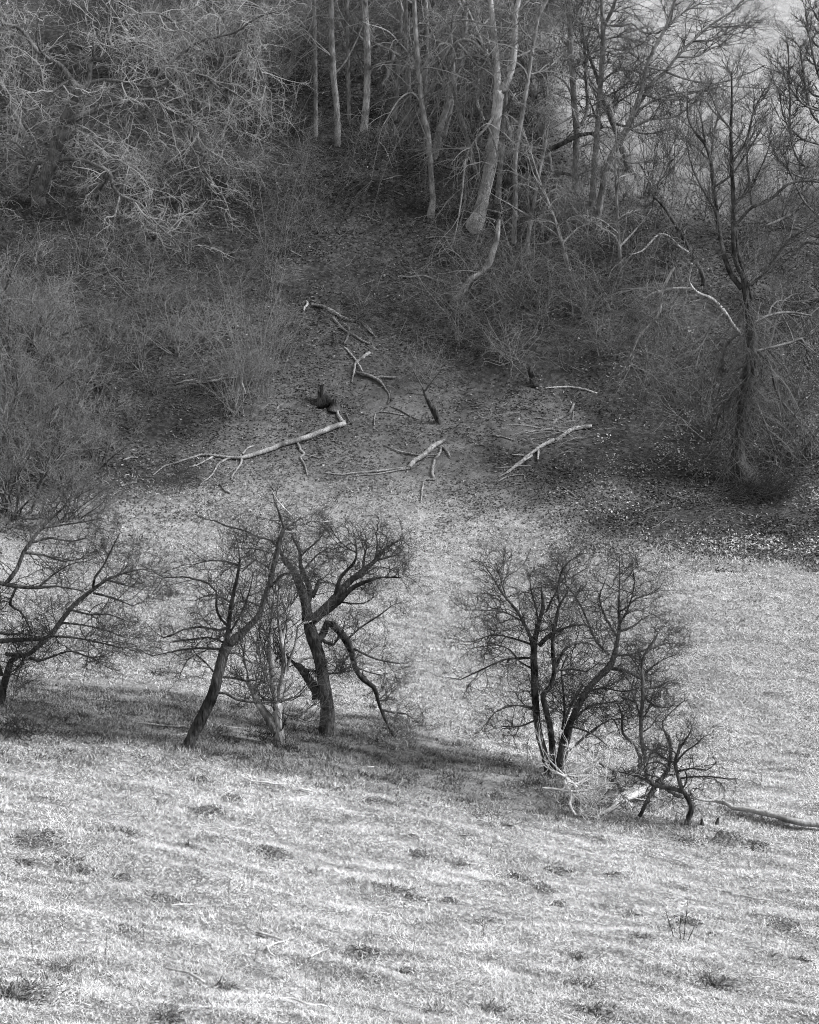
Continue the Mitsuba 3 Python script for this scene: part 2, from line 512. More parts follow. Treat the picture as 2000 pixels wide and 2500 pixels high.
def blades(x, y, L, w, rng, lift=(8, 55), comb=0.4, sink=0.01):
    """Single-triangle grass blades lying and leaning every way, combed downhill."""
    n = len(x)
    z = height(x, y)
    az = np.where(rng.random(n) < comb, rng.normal(-0.6, 0.6, n), rng.uniform(0, 2 * np.pi, n))
    el = np.radians(rng.uniform(lift[0], lift[1], n))
    d = np.stack([np.cos(az) * np.cos(el), np.sin(az) * np.cos(el), np.sin(el)], 1)
    side = np.stack([-np.sin(az), np.cos(az), rng.normal(0, 0.5, n)], 1)
    p = np.stack([x, y, z - sink], 1)
    V = np.stack([p - side * w[:, None] / 2, p + side * w[:, None] / 2, p + d * L[:, None]], 1).reshape(-1, 3)
    return V, np.arange(3 * n).reshape(-1, 3)


def grass_fields():
    rng = rng_for('grass')
    x, y = scatter(860000, 34, 72, rng, 1.15)
    r = rough_shade_amount(x, y, noise_np(x, y), sstep)
    clump = fb(x, y, 0.55, 41, 2)
    keep = (rng.random(len(x)) > r) & (rng.random(len(x)) < 0.74 + 1.4 * clump)
    for bx, by, bR in BARE:
        keep &= ((x - bx) / bR) ** 2 + ((y - by) / (1.15 * bR)) ** 2 > rng.uniform(0.3, 1.2, len(x))
    x1, y1 = x[keep], y[keep]
    k = np.clip(1 + 1.6 * clump[keep], 0.5, 1.9)
    put('grass', blades(x1, y1, rng.uniform(0.05, 0.15, len(x1)) * k, rng.uniform(0.009, 0.023, len(x1)) * (0.55 + y1 / 110), rng), 'mat_grass')
    tag('grass', 'pale matted winter grass covering the near slope', 'grass', kind='stuff')
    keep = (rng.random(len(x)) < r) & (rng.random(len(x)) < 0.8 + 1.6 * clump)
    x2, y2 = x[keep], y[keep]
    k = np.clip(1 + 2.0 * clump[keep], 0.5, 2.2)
    put('shade_toned_rank_grass', blades(x2, y2, rng.uniform(0.07, 0.22, len(x2)) * k, rng.uniform(0.014, 0.034, len(x2)), rng, (8, 65)), 'mat_rough_shade')
    tag('shade_toned_rank_grass', 'dark rank grass on the bank under the thorn trees, with shade put into its colour', 'grass', kind='stuff')
    x, y = scatter(360000, 70, 108, rng)
    n = noise_np(x, y)
    w = wood_amount(x, y, n, sstep)
    clump = fb(x, y, 0.9, 43, 2)
    keep = (rng.random(len(x)) > w) & (rng.random(len(x)) < 0.8 + 1.2 * clump) & (rng.random(len(x)) > rough_shade_amount(x, y, n, sstep))
    x, y = x[keep], y[keep]
    put('meadow_grass', blades(x, y, rng.uniform(0.08, 0.22, len(x)), rng.uniform(0.02, 0.042, len(x)), rng), 'mat_meadow')
    tag('meadow_grass', 'short pale grass of the meadow below the wood', 'grass', kind='stuff')


def leaves():
    rng = rng_for('leaf_litter')
    x, y = scatter(250000, 92, 140, rng, 1.35)
    w = wood_amount(x, y, noise_np(x, y), sstep)
    keep = rng.random(len(x)) < np.maximum(w, 0.35 * sstep(92, 100, y) * (1 - sstep(112, 118, y))) * (0.7 + 2.2 * fb(x, y, 2.4, 51, 3))
    x, y = x[keep], y[keep]
    patch = meshkit.fbm(np.stack([x / 2.2, y / 2.2, 0 * x], -1), 3, 77)
    pale = rng.random(len(x)) < sstep(6.0, 12.0, x + 14 * fb(x, y, 4.0, 61)) * (y < 117) * sstep(0.50, 0.66, patch) * 0.8 + 0.03 + 0.10 * (1 - w[keep])
    for key, m, mat, lab in (('leaf_litter', ~pale, 'mat_leaf', 'dark fallen beech leaves covering the woodland floor'),
                             ('pale_leaf_litter', pale, 'mat_leaf_pale', 'pale bleached leaves lying in flecks and patches on the woodland floor')):
        xx, yy = x[m], y[m]
        n = len(xx)
        c = np.stack([xx, yy, height(xx, yy) + rng.uniform(0.005, 0.06, n)], 1)
        a = norm(rng.normal(0, 1, (n, 3)) * [1, 1, 0.45])
        b = norm(np.cross(a, norm(rng.normal(0, 0.5, (n, 3)) + [0, 0, 1])))
        L, W = rng.uniform(0.045, 0.085, (n, 1)), rng.uniform(0.028, 0.05, (n, 1))
        V = np.stack([c - a * L, c + b * W, c + a * L, c - b * W + np.array([0, 0, 0.012])], 1).reshape(-1, 3)
        i = np.arange(n)[:, None] * 4
        put(key, (V, np.concatenate([i + [0, 1, 2], i + [0, 2, 3]])), mat)
        tag(key, lab, 'leaves', kind='stuff')


leaves()
# ================================================================ trees of the bank, traced from their outlines
A2, A3, A4, A1, S4 = ((400, 1150), 0.3768), ((1050, 1250), 0.4058), ((1300, 1600), 0.4058), ((0, 1200), 0.4058), 0.4058

traced('leaning_thorn_tree', (456, 1832), *A2,
       ['150,1800,36;200,1690,36;260,1570,38;320,1440,36;360,1290,34;385,1190,34;410,1130,34',
        '410,1130,30;470,1080,28;550,1010,22;625,920,18;645,840,18;680,750,17;705,640,17;735,530,16;755,430,15;780,370,12',
        '410,1130,20;420,1000,16;435,880,14;460,760,12;480,670,11;490,600,9;495,560,5'],
       ['780,370,10;760,310,8;735,240,7;725,210,5;712,170,3|mat_bark_dark', '825,285,5;775,235,5;735,190,4.5;692,112,3|mat_dead',
        '780,370,9;840,340,8;890,300,6;920,345,4|mat_dead_grey', '785,392,9;850,395,7;915,372,7;965,320,6;1030,330,5;1130,315,3|mat_dead',
        '640,805,6;590,775,6;540,772,5;480,762,4;420,750,2|mat_dead', '640,880,9;560,850,7;480,845,6;440,880,4', '680,760,9;730,710,9;780,665,8;860,668,5;930,690,3',
        '420,1010,9;370,960,9;340,880,8;340,780,7;290,730,7;200,700,6;120,685,5;0,690,4;-80,640,3',
        '400,1160,9;300,1150,8;180,1150,7;60,1170,5;-80,1200,3', '430,1000,9;360,1030,8;240,1010,7;120,1030,6;0,1080,4;-100,1000,2',
        '495,620,7;420,590,6;300,580,5;180,610,3', '490,560,5;480,460,4;460,420,3', '740,500,6;700,450,6;620,430,6;520,385,6;400,355,6;340,325,5;270,310,3;200,280,2',
        '330,1440,10;400,1440,9;470,1480,8;580,1500,6;700,1500,4', '350,1335,9;450,1340,8;540,1360,6;620,1350,4',
        '320,1300,6;270,1240,5;200,1190,4;150,1230,4;100,1330,3', '420,1060,9;470,980,7;520,880,6;560,760,5;580,660,3', '440,860,8;380,820,6;300,800,5;200,840,3',
        '410,1120,8;300,1080,6;180,1090,5;40,1110,3', '700,650,6;640,600,5;560,560,4;500,500,3', '735,540,6;660,520,5;560,500,4;420,500,3', '385,1190,7;460,1180,6;560,1240,4;640,1250,3'],
       ('mat_bark_dark', 'mat_bark_dark', 'mat_twig_dark'), 'thorn', dens=1.0, size=0.9, lean=0.05)
tag('leaning_thorn_tree', 'bare dark thorn tree leaning steeply to the right with dead pale branches at its tip', 'tree', 'bare trees on the bank')

traced('pollarded_elder_tree', (682, 1823), *A2,
       ['748,1795,40;748,1700,32;742,1600,28;735,1500,32', '725,1690,30;680,1600,30;620,1520,24;580,1430,20;550,1370,15', '735,1500,24;710,1380,21;700,1250,19;690,1120,15;700,950,10;715,800,7',
        '740,1490,22;770,1350,20;780,1220,16;760,1080,13;740,930,9;745,800,6'],
       ['700,1450,10;660,1330,9;625,1220,8;600,1130,7;560,1050,4|mat_dead_grey', '760,1400,13;800,1270,10;850,1130,7;870,1000,5', '745,1500,7;830,1470,6;900,1450,3',
        '730,1500,9;690,1440,7;670,1380,5;650,1330,3|mat_dead', '550,1370,8;540,1300,6;520,1200,5;530,1080,3', '770,1340,8;790,1260,6;780,1150,5;800,1000,4', '620,1520,8;590,1440,6;600,1350,5;570,1240,3',
        '760,1560,8;860,1600,6;930,1640,4', '690,1120,8;640,1000,6;600,880,4;590,760,3', '760,1080,8;800,960,6;830,840,4;820,740,3', '735,1500,7;640,1480,5;540,1500,3'],
       ('mat_bark_lichen', 'mat_bark_mid', 'mat_twig_dark'), 'brush', dens=0.9, size=0.75, spread=0.35)
tag('pollarded_elder_tree', 'short pale-barked elder with upright shoots between the leaning tree and the gnarled one', 'tree', 'bare trees on the bank')

traced('gnarled_tree', (800, 1795), *A2,
       ['1065,1705,58;1060,1640,46;1060,1540,42;1045,1430,42;1025,1300,40;1000,1180,40;965,1080,44;940,990,40', '935,970,38;920,860,32;890,760,30;860,690,26;835,640,22;800,600,20;765,560,14',
        '960,970,34;1040,900,32;1120,810,26;1200,720,22;1290,650,18;1370,580,14;1440,500,10;1560,430,5', '1000,1480,40;990,1430,34;940,1350,28;880,1270,24;850,1250,16'],
       ['930,850,22;950,790,22;940,740,20;900,660,18;885,600,14;880,520,10;830,420,6', '960,820,16;990,760,14;1010,700,11', '1040,920,24;1130,850,20;1220,760,16;1300,720,12;1400,690,8;1540,690,4',
        '1110,810,15;1150,680,12;1230,600,9;1250,530,7;1240,440,4', '1370,580,9;1385,480,7;1375,400,4', '1290,650,9;1300,560,7;1320,480,4',
        '1000,1110,24;1040,1040,24;1060,980,24;1130,1030,25;1190,1110,26;1220,1180,22;1240,1270,18;1290,1350,18;1360,1400,16;1390,1490,12;1420,1580,9;1470,1680,7;1520,1780,5;1575,1850,3',
        '1400,1545,7;1490,1565,6;1570,1575,5;1640,1625,3', '1390,1490,7;1450,1480,4', '860,1270,12;900,1220,10;950,1210,6;1070,1220,4|mat_dead', '920,1290,10;1000,1300,8',
        '1060,1310,8;1130,1310,7;1200,1270,6;1260,1200,4', '1000,1060,10;1050,1110,10;1100,1125,9;1140,1060,8', '1230,1150,9;1330,1200,7;1420,1230,5;1540,1250,3', '1190,1090,8;1280,1010,6;1390,940,5;1480,870,3',
        '1370,580,8;1450,560,6;1520,540,3', '1200,720,9;1290,680,6;1380,620,4;1480,640,3', '800,600,10;760,540,8;745,500,5', '880,560,8;940,500,6;1010,440,4;1040,380,3',
        '850,1250,10;780,1180,8;740,1100,6;700,1000,4', '870,700,8;940,600,6;1000,540,4;1060,500,3', '1120,810,9;1160,850,7;1280,860,5;1350,830,3', '1250,530,6;1180,490,5;1120,430,4;1080,360,3',
        '1220,1180,8;1160,1230,6;1110,1290,4', '1240,1270,7;1320,1300,5;1430,1330,3'],
       ('mat_bark_dark', 'mat_bark_dark', 'mat_twig_dark'), 'thorn', dens=1.25, size=0.85, flare=0.9, spread=0.5)
tag('gnarled_tree', 'gnarled old tree with thick twisted trunk and a broken bough drooping to the ground', 'tree', 'bare trees on the bank')

traced('hawthorn_tree', (1350, 1899), *A3,
       ['722,1600,26;690,1460,23;655,1330,22;635,1150,22;630,1000,24;625,880,22;630,780,18;650,680,14;680,570,12;670,470,6', '742,1570,20;735,1400,20;720,1280,18;690,1160,17;680,1100,17;720,1050,14;750,960,14;740,850,13;740,740,12;760,650,12;780,560,8;830,480,5',
        '765,1570,22;800,1380,20;840,1280,20;890,1170,20;940,1080,20;1010,1000,20;1080,930,20;1110,860,16;1130,760,13;1140,680,10;1135,580,7;1140,460,5;1140,260,3', '785,1560,14;815,1470,12;830,1400,11;850,1300,10'],
       ['795,1310,10;840,1180,9;890,1090,9;920,1040,7', '800,1290,9;810,1180,8;800,1050,7;790,950,6;830,860,5', '625,850,14;600,740,10;560,660,9;520,590,8;460,520,7;410,450,6;370,380,4;310,300,3', '460,520,6;430,420,4;400,310,3',
        '660,800,16;700,760,14;740,730,12', '760,930,11;800,840,9;870,790,8;960,790,6;1040,840,4', '1080,860,8;1000,780,7;960,690,7;920,590,6;870,500,5;800,420,4;760,330,3',
        '1090,940,13;1190,960,11;1260,1000,9;1300,1010,7;1390,1020,3', '1140,720,8;1220,690,7;1270,650,4', '1140,600,6;1190,570,5;1240,520,4;1340,490,3', '620,880,9;540,880,8;440,890,6;330,940,5;180,1010,3',
        '630,950,8;540,900,6;480,830,5;400,800,4;250,820,3', '630,1180,8;560,1170,6;500,1165,5;400,1200,4;340,1270,3', '850,1270,8;960,1170,6;1120,1140,4', '830,1440,9;890,1390,8;960,1330,7;1080,1250,5;1180,1250,3',
        '650,680,8;640,580,6;610,480,5;600,380,3', '780,560,7;770,460,5;800,340,4;860,280,3', '700,600,7;760,480,5;840,400,4;960,330,3', '1130,760,8;1060,640,6;1020,520,5;1060,400,3', '620,800,8;500,760,6;380,740,5;260,780,3',
        '560,660,6;440,600,5;300,590,4;210,590,3', '1110,860,8;1200,860,6;1320,820,5;1440,780,3', '1140,680,6;1200,560,5;1230,430,4;1220,350,3', '940,1080,8;1040,1060,6;1160,1080,4;1260,1060,3', '640,1250,7;540,1290,5;430,1290,3',
        '750,960,8;840,940,6;940,960,5;1020,900,3', '840,1290,7;920,1310,6;1000,1350,5;1060,1400,3', '740,740,8;830,690,7;930,680,5;1030,720,3'],
       ('mat_bark_dark', 'mat_bark_dark', 'mat_twig_dark'), 'thorn', dens=1.5, size=0.95, flare=0.6, spread=0.55)
tag('hawthorn_tree', 'rounded bare hawthorn with several dark stems fanning from one base, beside the fallen tree', 'tree', 'bare trees on the bank')

traced('slender_thorn_tree', (1578, 1915), *A3,
       ['1305,1640,15;1300,1520,15;1275,1380,13;1270,1250,12;1280,1130,12;1280,1000,10;1275,950,8;1290,860,6;1340,780,5;1390,700,3', '1260,1600,14;1265,1470,13;1220,1390,11;1160,1330,9;1155,1210,6;1110,1130,3'],
       ['1270,1250,7;1240,1150,6;1215,1080,5;1230,1000,4', '1285,1110,7;1340,1160,6;1370,1170,4;1430,1180,3', '1280,1000,7;1340,930,5;1420,880,4;1500,850,3', '1290,860,5;1340,820,4;1440,790,3;1540,800,2', '1280,1060,6;1350,1060,5;1430,1020,3',
        '1270,1250,6;1310,1200,5;1340,1100,4', '1270,1330,6;1330,1290,4;1370,1230,3', '1275,980,5;1230,900,4;1180,830,3', '1240,1150,5;1200,1130,4;1160,1120,3'],
       ('mat_bark_mid', 'mat_bark_dark', 'mat_twig_dark'), 'thorn', dens=0.6, size=0.7, flare=0.1)
tag('slender_thorn_tree', 'slender young thorn with thin forked stems rising right behind the bleached fallen tree', 'tree', 'bare trees on the bank')

traced('crooked_thorn_tree', (1676, 2012), *A4,
       ['930,1015,15;945,965,18;960,910,17;930,850,15;900,800,13;875,720,12;860,650,12;880,580,11;890,530,8', '905,820,13;840,800,13;770,790,13;720,770,12;690,740,9', '645,970,12;690,880,13;730,800,15;780,740,15;820,680,13;835,560,11;820,480,8;790,450,6'],
       ['825,540,7;800,470,6;785,400,5;870,310,4;920,270,3', '860,650,8;920,580,6;980,540,4;1030,490,3', '890,740,7;980,730,6;1080,730,5;1180,745,4;1235,742,3', '870,700,7;960,680,6;1050,690,4;1110,640,3', '820,680,7;760,640,6;700,650,4;640,720,3',
        '835,580,7;760,560,6;710,600,4;690,660,3', '890,560,6;940,480,5;960,440,3', '780,740,7;700,720,6;600,720,4;520,700,3', '720,780,7;660,740,5;600,720,4', '860,650,6;800,620,5;740,580,3', '900,800,6;930,760,5;920,700,3', '880,600,6;820,560,5;760,540,3'],
       ('mat_bark_dark', 'mat_bark_dark', 'mat_twig_dark'), 'thorn', dens=0.62, size=0.6, flare=0.2, spread=0.8)
tag('crooked_thorn_tree', 'small crooked thorn with a bent stem arching over the bleached fallen tree', 'tree', 'bare trees on the bank')

_x = ['0,900,15;120,892,14;260,885,12;300,868,10', '30,975,12;150,990,13;230,930,15;300,870,16;360,790,15;420,710,14;480,650,13;560,590,12;640,530,9;720,500,7;800,475,6;880,465,3', '560,590,9;570,520,8;620,450,6;680,330,4;720,250,2',
      '-60,540,15;100,570,13;230,580,9;350,570,6;500,600,3', '30,560,14;100,470,13;140,370,12;180,310,11;250,220,9;310,160,8;380,100,6;430,20,4', '0,850,10;60,862,7;140,850,4', '180,1000,10;230,1020,9;320,990,8;430,960,6;560,1000,4;700,960,2',
      '300,870,8;450,880,6;600,910,5;740,940,3', '560,610,8;680,640,6;800,690,4', '420,710,8;540,740,6;660,740,4;760,780,3', '180,310,9;300,280,7;420,300,5;520,280,3', '140,370,9;260,380,7;380,420,5;500,400,3',
      '360,790,8;480,800,6;620,830,4;720,870,3', '150,990,8;110,1060,7;60,1090,5;130,1120,3', '640,530,7;740,560,5;860,590,3', '230,580,8;320,500,6;420,440,4;500,420,3', '100,570,9;60,680,8;120,720,6;180,820,4;200,900,3', '250,220,8;380,200,6;520,180,4;600,160,3']
traced('spreading_thorn_tree', (6, 1728), *A1, ['-5,1300,28;20,1180,23;45,1090,21;70,1020,18;120,985,14', '10,1110,14;-20,1000,14;-50,800,14;-60,600,14'], _x,
       ('mat_bark_dark', 'mat_bark_dark', 'mat_twig_dark'), 'thorn', dens=1.3, size=1.15, flare=0.2, spread=0.5)
tag('spreading_thorn_tree', 'wide dark thorn tree at the left edge, its boughs reaching far right', 'tree', 'bare trees on the bank')

# ---------------------------------------------------------------- the bleached fallen tree, the long log, poles and sticks
traced('fallen_tree', (1592, 1978), *A4, Y=60.2, trunk=
       ['735,805,27;700,810,26;640,820,24;560,840,22;500,880,18;440,890,16;380,870,14;300,830,13;240,770,11;200,730,8;130,660,5;100,625,3|@-0.85', '690,815,24;620,840,20;540,870,16;480,920,13;420,950,10;370,985,6|@-1.75'],
       limbs=['75,645,4;110,690,5;150,705,6;210,740,7;260,780,6|@-0.12', '120,720,5;125,708,7;160,712,6;200,728,5|@-0.12', '190,750,9;215,800,10;240,830,10;290,850,11;330,890,8|@-0.12', '240,840,8;225,890,8;240,930,7;265,965,5|@-1.0', '60,798,6;150,805,7;230,818,7;310,815,7;400,790,7;460,765,5|@-0.12',
        '410,900,6;340,940,6;280,945,5;165,915,3|@-0.3', '415,880,7;430,840,7;470,812,7;515,803,6|mat_bark_mid', '510,800,5;540,840,6;580,865,5;582,890,4;595,910,3|@-0.12', '545,815,15;500,740,15;490,690,13;440,670,10;400,645,6|mat_bark_mid', '500,770,12;465,745,10;450,735,8|mat_bark_mid',
        '440,870,8;480,800,7;500,790,6', '610,800,6;590,780,5;604,765,3', '595,785,4;570,765,3;545,758,2|mat_bark_mid', '690,815,6;665,850,4;640,870,2', '390,850,4;385,840,4;370,825,3'],
       mats=('mat_dead', 'mat_dead', 'mat_dead'), style='brush', dens=0.14, size=0.6, flare=0.1, spread=0.25, trunk_name='stem')
tag('fallen_tree', 'bleached white fallen tree with a tangle of bare branches, lying beside the crooked thorn', 'fallen tree')


def lying(key, texts, org, s, mat, label=None, cat='log', group=None, up=0.55, S=8, name='stem', lift=0.03):
    """Dead wood lying on the ground: each path follows the terrain; thin far ends may lift."""
    rng = rng_for(key)
    first = True
    for text in texts:
        text, _, opt = text.partition('|')
        a = nums(text, org, s)
        p, m = ground_hit(a[:, 0], a[:, 1])
        r = a[:, 2] * m
        q = smooth_path(np.column_stack([p, r * 0.88]), 0.22)
        q[1:-1, :2] += rng.normal(0, 0.25, (len(q) - 2, 2)) * np.minimum(q[1:-1, 3:4], 0.05)
        q[:, 2] = height(q[:, 0], q[:, 1]) + q[:, 3] * up + lift
        q[:, 2] = 0.5 * q[:, 2] + 0.5 * np.convolve(np.pad(q[:, 2], 2, mode='edge'), np.ones(5) / 5, 'valid')
        nm = key if len(texts) == 1 else f'{key}__{name if first else "branch"}'
        put(nm, limb_mesh(q, 10 if q[:, 3].max() > 0.06 else S, rng, 0.24), opt or mat, smooth=True)
        first = False
    if label:
        tag(key, label, cat, group)


def brush(key, u, v, n, Lr, label, cat='brushwood', mat='mat_twig_mid', rad=0.9, elev=(0, 25), az=None, r=0.012, group=None, du=0):
    """A heap of thin dead sticks on the ground."""
    rng = rng_for(key)
    c = ground_hit(u, v)[0][0]
    x, y = c[0] + rng.normal(0, rad, n), c[1] + rng.normal(0, rad * 0.8, n)
    p = np.stack([x, y, height(x, y) + rng.uniform(0, 0.35, n)], 1)
    a = rng.uniform(0, 2 * np.pi, n) if az is None else rng.normal(az, 0.5, n)
    e = np.radians(rng.uniform(*elev, n))
    d = np.stack([np.cos(a) * np.cos(e), np.sin(a) * np.cos(e), np.sin(e)], 1)
    P, R = grow(p, d, rng.uniform(*Lr, n), r * rng.uniform(0.6, 1.5, n), 5, rng, wander=0.15, trop=(0, 0, -0.04), curl=0.05)
    p2, d2, r2 = sprout(P, R, 4, rng, 0.3, (40, 15))
    P2, R2 = grow(p2, d2, rng.uniform(*Lr, len(p2)) * 0.35, r2 * 0.8, 3, rng, wander=0.2)
    put(f'{key}__sticks', join([tubes(P, R, 3, point=True), tubes(P2, R2, 3, point=True)]), mat)
    labels[f'{key}__sticks'] = {'kind': 'stuff'}
    tag(key, label, cat, group)


lying('long_log', ['850,870,4;930,880,6;1060,905,9;1110,910,12;1180,930,15;1300,962,17;1420,992,20;1510,1020,22;1620,1045,24;1740,1060,26;1900,1085,28', '1060,872,4;1085,890,6;1120,912,9', '1500,1010,10;1512,1000,8;1516,990,5', '1430,1010,8;1435,1022,5'],
      A4[0], S4, 'mat_dead_grey', 'long grey barkless log lying across the grass to the right edge', 'log', up=0.9, lift=0.10)
lying('root_log', ['745,790,18;790,815,20;830,845,20;900,885,15'], A4[0], S4, 'mat_bark_mid', 'short dark log sloping down right behind the crooked thorn', 'log', up=1.0, lift=0.10)
for k, (t, lab) in enumerate([('800,1395,4;880,1405,6;1000,1415,7;1100,1420,7;1135,1432,6', 'pale fallen pole lying left of the leaning thorn tree'), ('1260,1395,4;1330,1415,6;1480,1440,7;1640,1480,7', 'upper of two pale poles between the leaning tree and the elder'),
                              ('1330,1475,5;1440,1490,8;1570,1515,8', 'lower of two pale poles, ending at the foot of the elder'), ('1000,1470,4;1130,1465,5', 'short grey stick just left of the foot of the leaning tree')]):
    lying(name_thing('fallen_pole'), [t], A1[0], S4, 'mat_dead_grey', lab, 'pole', 'poles lying on the bank')
A5, A6, A7 = (0, 1800), (650, 1800), (1300, 1900)
for t, o, lab in [('1000,1410,8;1060,1425,9;1120,1435,10;1170,1460,10;1230,1500,9', A5, 'curved white stick lying low in the near grass, left of centre'), ('1540,1190,9;1610,1210,10;1710,1245,9', A5, 'straight white stick pointing at the hooked stick in the near grass'),
                  ('1710,1250,7;1640,1265,8;1610,1290,8;1630,1320,7;1660,1340,5', A5, 'hooked white stick bent like a claw in the near grass'), ('270,1335,7;330,1310,8;375,1295,5', A6, 'short white stick right of the hooked one'),
                  ('80,1590,6;160,1600,7;250,1625,8;330,1635,8;370,1645,5', A6, 'long white stick near the bottom edge, left of centre'), ('1455,252,5;1520,280,6;1570,285,7;1640,295,7;1720,300,5', A5, 'long thin pale branch on the crest below the elder'),
                  ('200,322,7;270,340,7', A6, 'short pale piece at the right end of the thin crest branch'), ('605,190,4;650,195,4', A6, 'small pale twig on the bank below the drooping bough'), ('1250,720,6;1340,740,7;1430,750,6', A7, 'thin pale stick on the right, above the four-stemmed sapling'),
                  ('1320,1210,5;1430,1225,6;1530,1250,6;1600,1255,5', A7, 'thin pale stick near the lower right corner'), ('500,1285,5;520,1278,5;545,1290,4', A5, 'tiny pale bent stick far left in the near grass'), ('1030,1030,5;1100,1022,6;1170,1030,4', A5, 'pale stick across the molehill left of centre'),
                  ('170,1430,5;230,1450,6;300,1480,5', A7, 'pale stick near the bottom edge, right of centre')]:
    lying(name_thing('pale_stick'), [t], o, S4, 'mat_dead', lab, 'stick', 'sticks lying in the near grass', lift=0.06)


def stump(key, u, v, hgt, rpx, label, mat='mat_bark_dark', lean=0.2, group=None):
    rng = rng_for(key)
    p, m = ground_hit(u, v)
    p, r = p[0], rpx * m[0]
    n = 6
    s = np.linspace(0, 1, n)
    q = np.column_stack([p[0] + lean * hgt * s, np.full(n, p[1]), p[2] - 0.1 + (hgt + 0.1) * s, r * (1 - 0.55 * s)])
    V, F = limb_mesh(q, 9, rng, 0.25, 0.3)
    V[-9:, 2] += rng.uniform(-0.5, 0.5, 9) * r * 2
    put(key, (V, F), mat, smooth=True)
    tag(key, label, 'stump', group)


stump('small_stump', 1716, 2014, 0.16, 6, 'small dark stump in the grass, left of a pair, right of the crooked thorn', lean=-0.2, group='pair of small stumps')
stump('small_stump_001', 1748, 2014, 0.2, 6, 'small dark stump in the grass, right of a pair, below the long log', lean=0.3, group='pair of small stumps')

# ================================================================ woodland trees, traced
W0, W1, W2 = ((0, 0), S4), ((650, 0), S4), ((1300, 0), S4)
W4, W5, W6 = ((0, 600), S4), ((650, 600), S4), ((1300, 600), S4)

traced('old_ash_tree', (100, 500), *W0,
       ['230,1180,40;270,1080,38;330,930,42;380,760,40;430,640,32;470,560,26;500,520,20', '480,540,20;430,480,18;370,400,17;300,360,15;230,310,14;170,230,13;110,165,12;20,140,11;0,70,9;-40,-40,7', '370,790,24;430,730,22;500,690,20;560,665,18;640,635,16;740,615,14;850,598,12;960,610,9;1100,690,7;1200,800,4',
        '470,560,22;530,500,18;550,380,15;620,350,13;680,310,12;740,265,10;820,245,7'],
       ['740,490,9;880,520,10;960,510,10;1030,460,9;1070,410,9;1150,430,8;1250,470,7;1380,540,6;1500,620,4', '530,500,12;620,480,10;740,490,9', '660,320,11;670,200,9;720,130,9;740,110,9;830,85,9;950,80,8;1040,130,6;1100,200,4', '1170,265,8;1250,235,9;1320,215,9;1420,190,7;1560,100,6;1700,60,4',
        '900,520,9;1020,380,8;1170,265,8', '350,960,15;430,955,13;520,970,13;590,1000,12;660,1040,12;680,1120,11;720,1170,10;790,1200,9;850,1230,7;900,1300,4', '790,1200,8;820,1290,8;860,1350,8;900,1430,7;950,1500,7;1030,1560,6;1100,1620,5;1180,1700,3', '720,1180,8;700,1260,7;680,1370,6;690,1450,4',
        '280,980,12;230,980,12;200,1010,12;170,1100,11;150,1130,9;80,1180,7;0,1240,6', '230,310,9;200,390,6;150,420,5;130,540,3', '960,510,8;1050,580,7;1150,700,6;1220,850,5;1300,1000,4', '850,600,8;930,700,7;1060,760,6;1160,900,5;1240,950,4;1300,1080,3',
        '250,1170,7;220,1260,6;215,1340,5;240,1440,5;260,1600,3', '200,1010,8;100,860,7;0,850,5', '300,360,9;240,300,7;220,200,6;240,80,4', '420,480,9;300,560,7;180,660,6;0,560,4', '560,380,8;560,250,7;600,150,5;520,60,3', '680,310,8;650,180,7;660,60,5;700,-40,4',
        '590,1000,8;700,960,6;800,1040,6;900,1140,5;1000,1200,4', '480,960,8;560,900,6;640,940,5;720,1010,4', '740,615,8;800,700,6;880,800,5;920,950,4', '110,165,8;60,260,6;20,360,4', '20,140,8;-60,220,7;-120,320,5', '330,930,10;440,880,7;460,760,5;480,700,3',
        '1250,470,7;1340,560,6;1400,700,5;1480,800,4', '1420,190,7;1500,280,6;1560,400,5;1600,520,4', '1320,215,7;1320,120,6;1400,30,4', '1050,130,6;1150,60,6;1280,-20,4', '900,1300,6;1000,1400,6;1150,1500,5;1300,1640,3', '1160,900,6;1250,1050,6;1350,1200,5;1400,1350,3', '260,1600,5;250,1750,4;300,1900,3', '660,1040,8;600,1150,7;560,1300,6;520,1450,4', '1030,1560,6;1000,1700,5;1060,1800,3', '80,1180,7;20,1320,6;60,1460,4', '560,1300,5;600,1420,5;570,1560,3', '1100,700,7;1200,760,6;1350,900,5;1480,1000,3'],
       ('mat_bark_mid', 'mat_bark_mid', 'mat_twig_pale'), 'contort', dens=1.5, size=1.0, spread=0.55, flare=0.2, lean=-0.3)
tag('old_ash_tree', 'big old tree at upper left with a wide tangle of curling pale twigs', 'tree', 'bare trees of the wood')

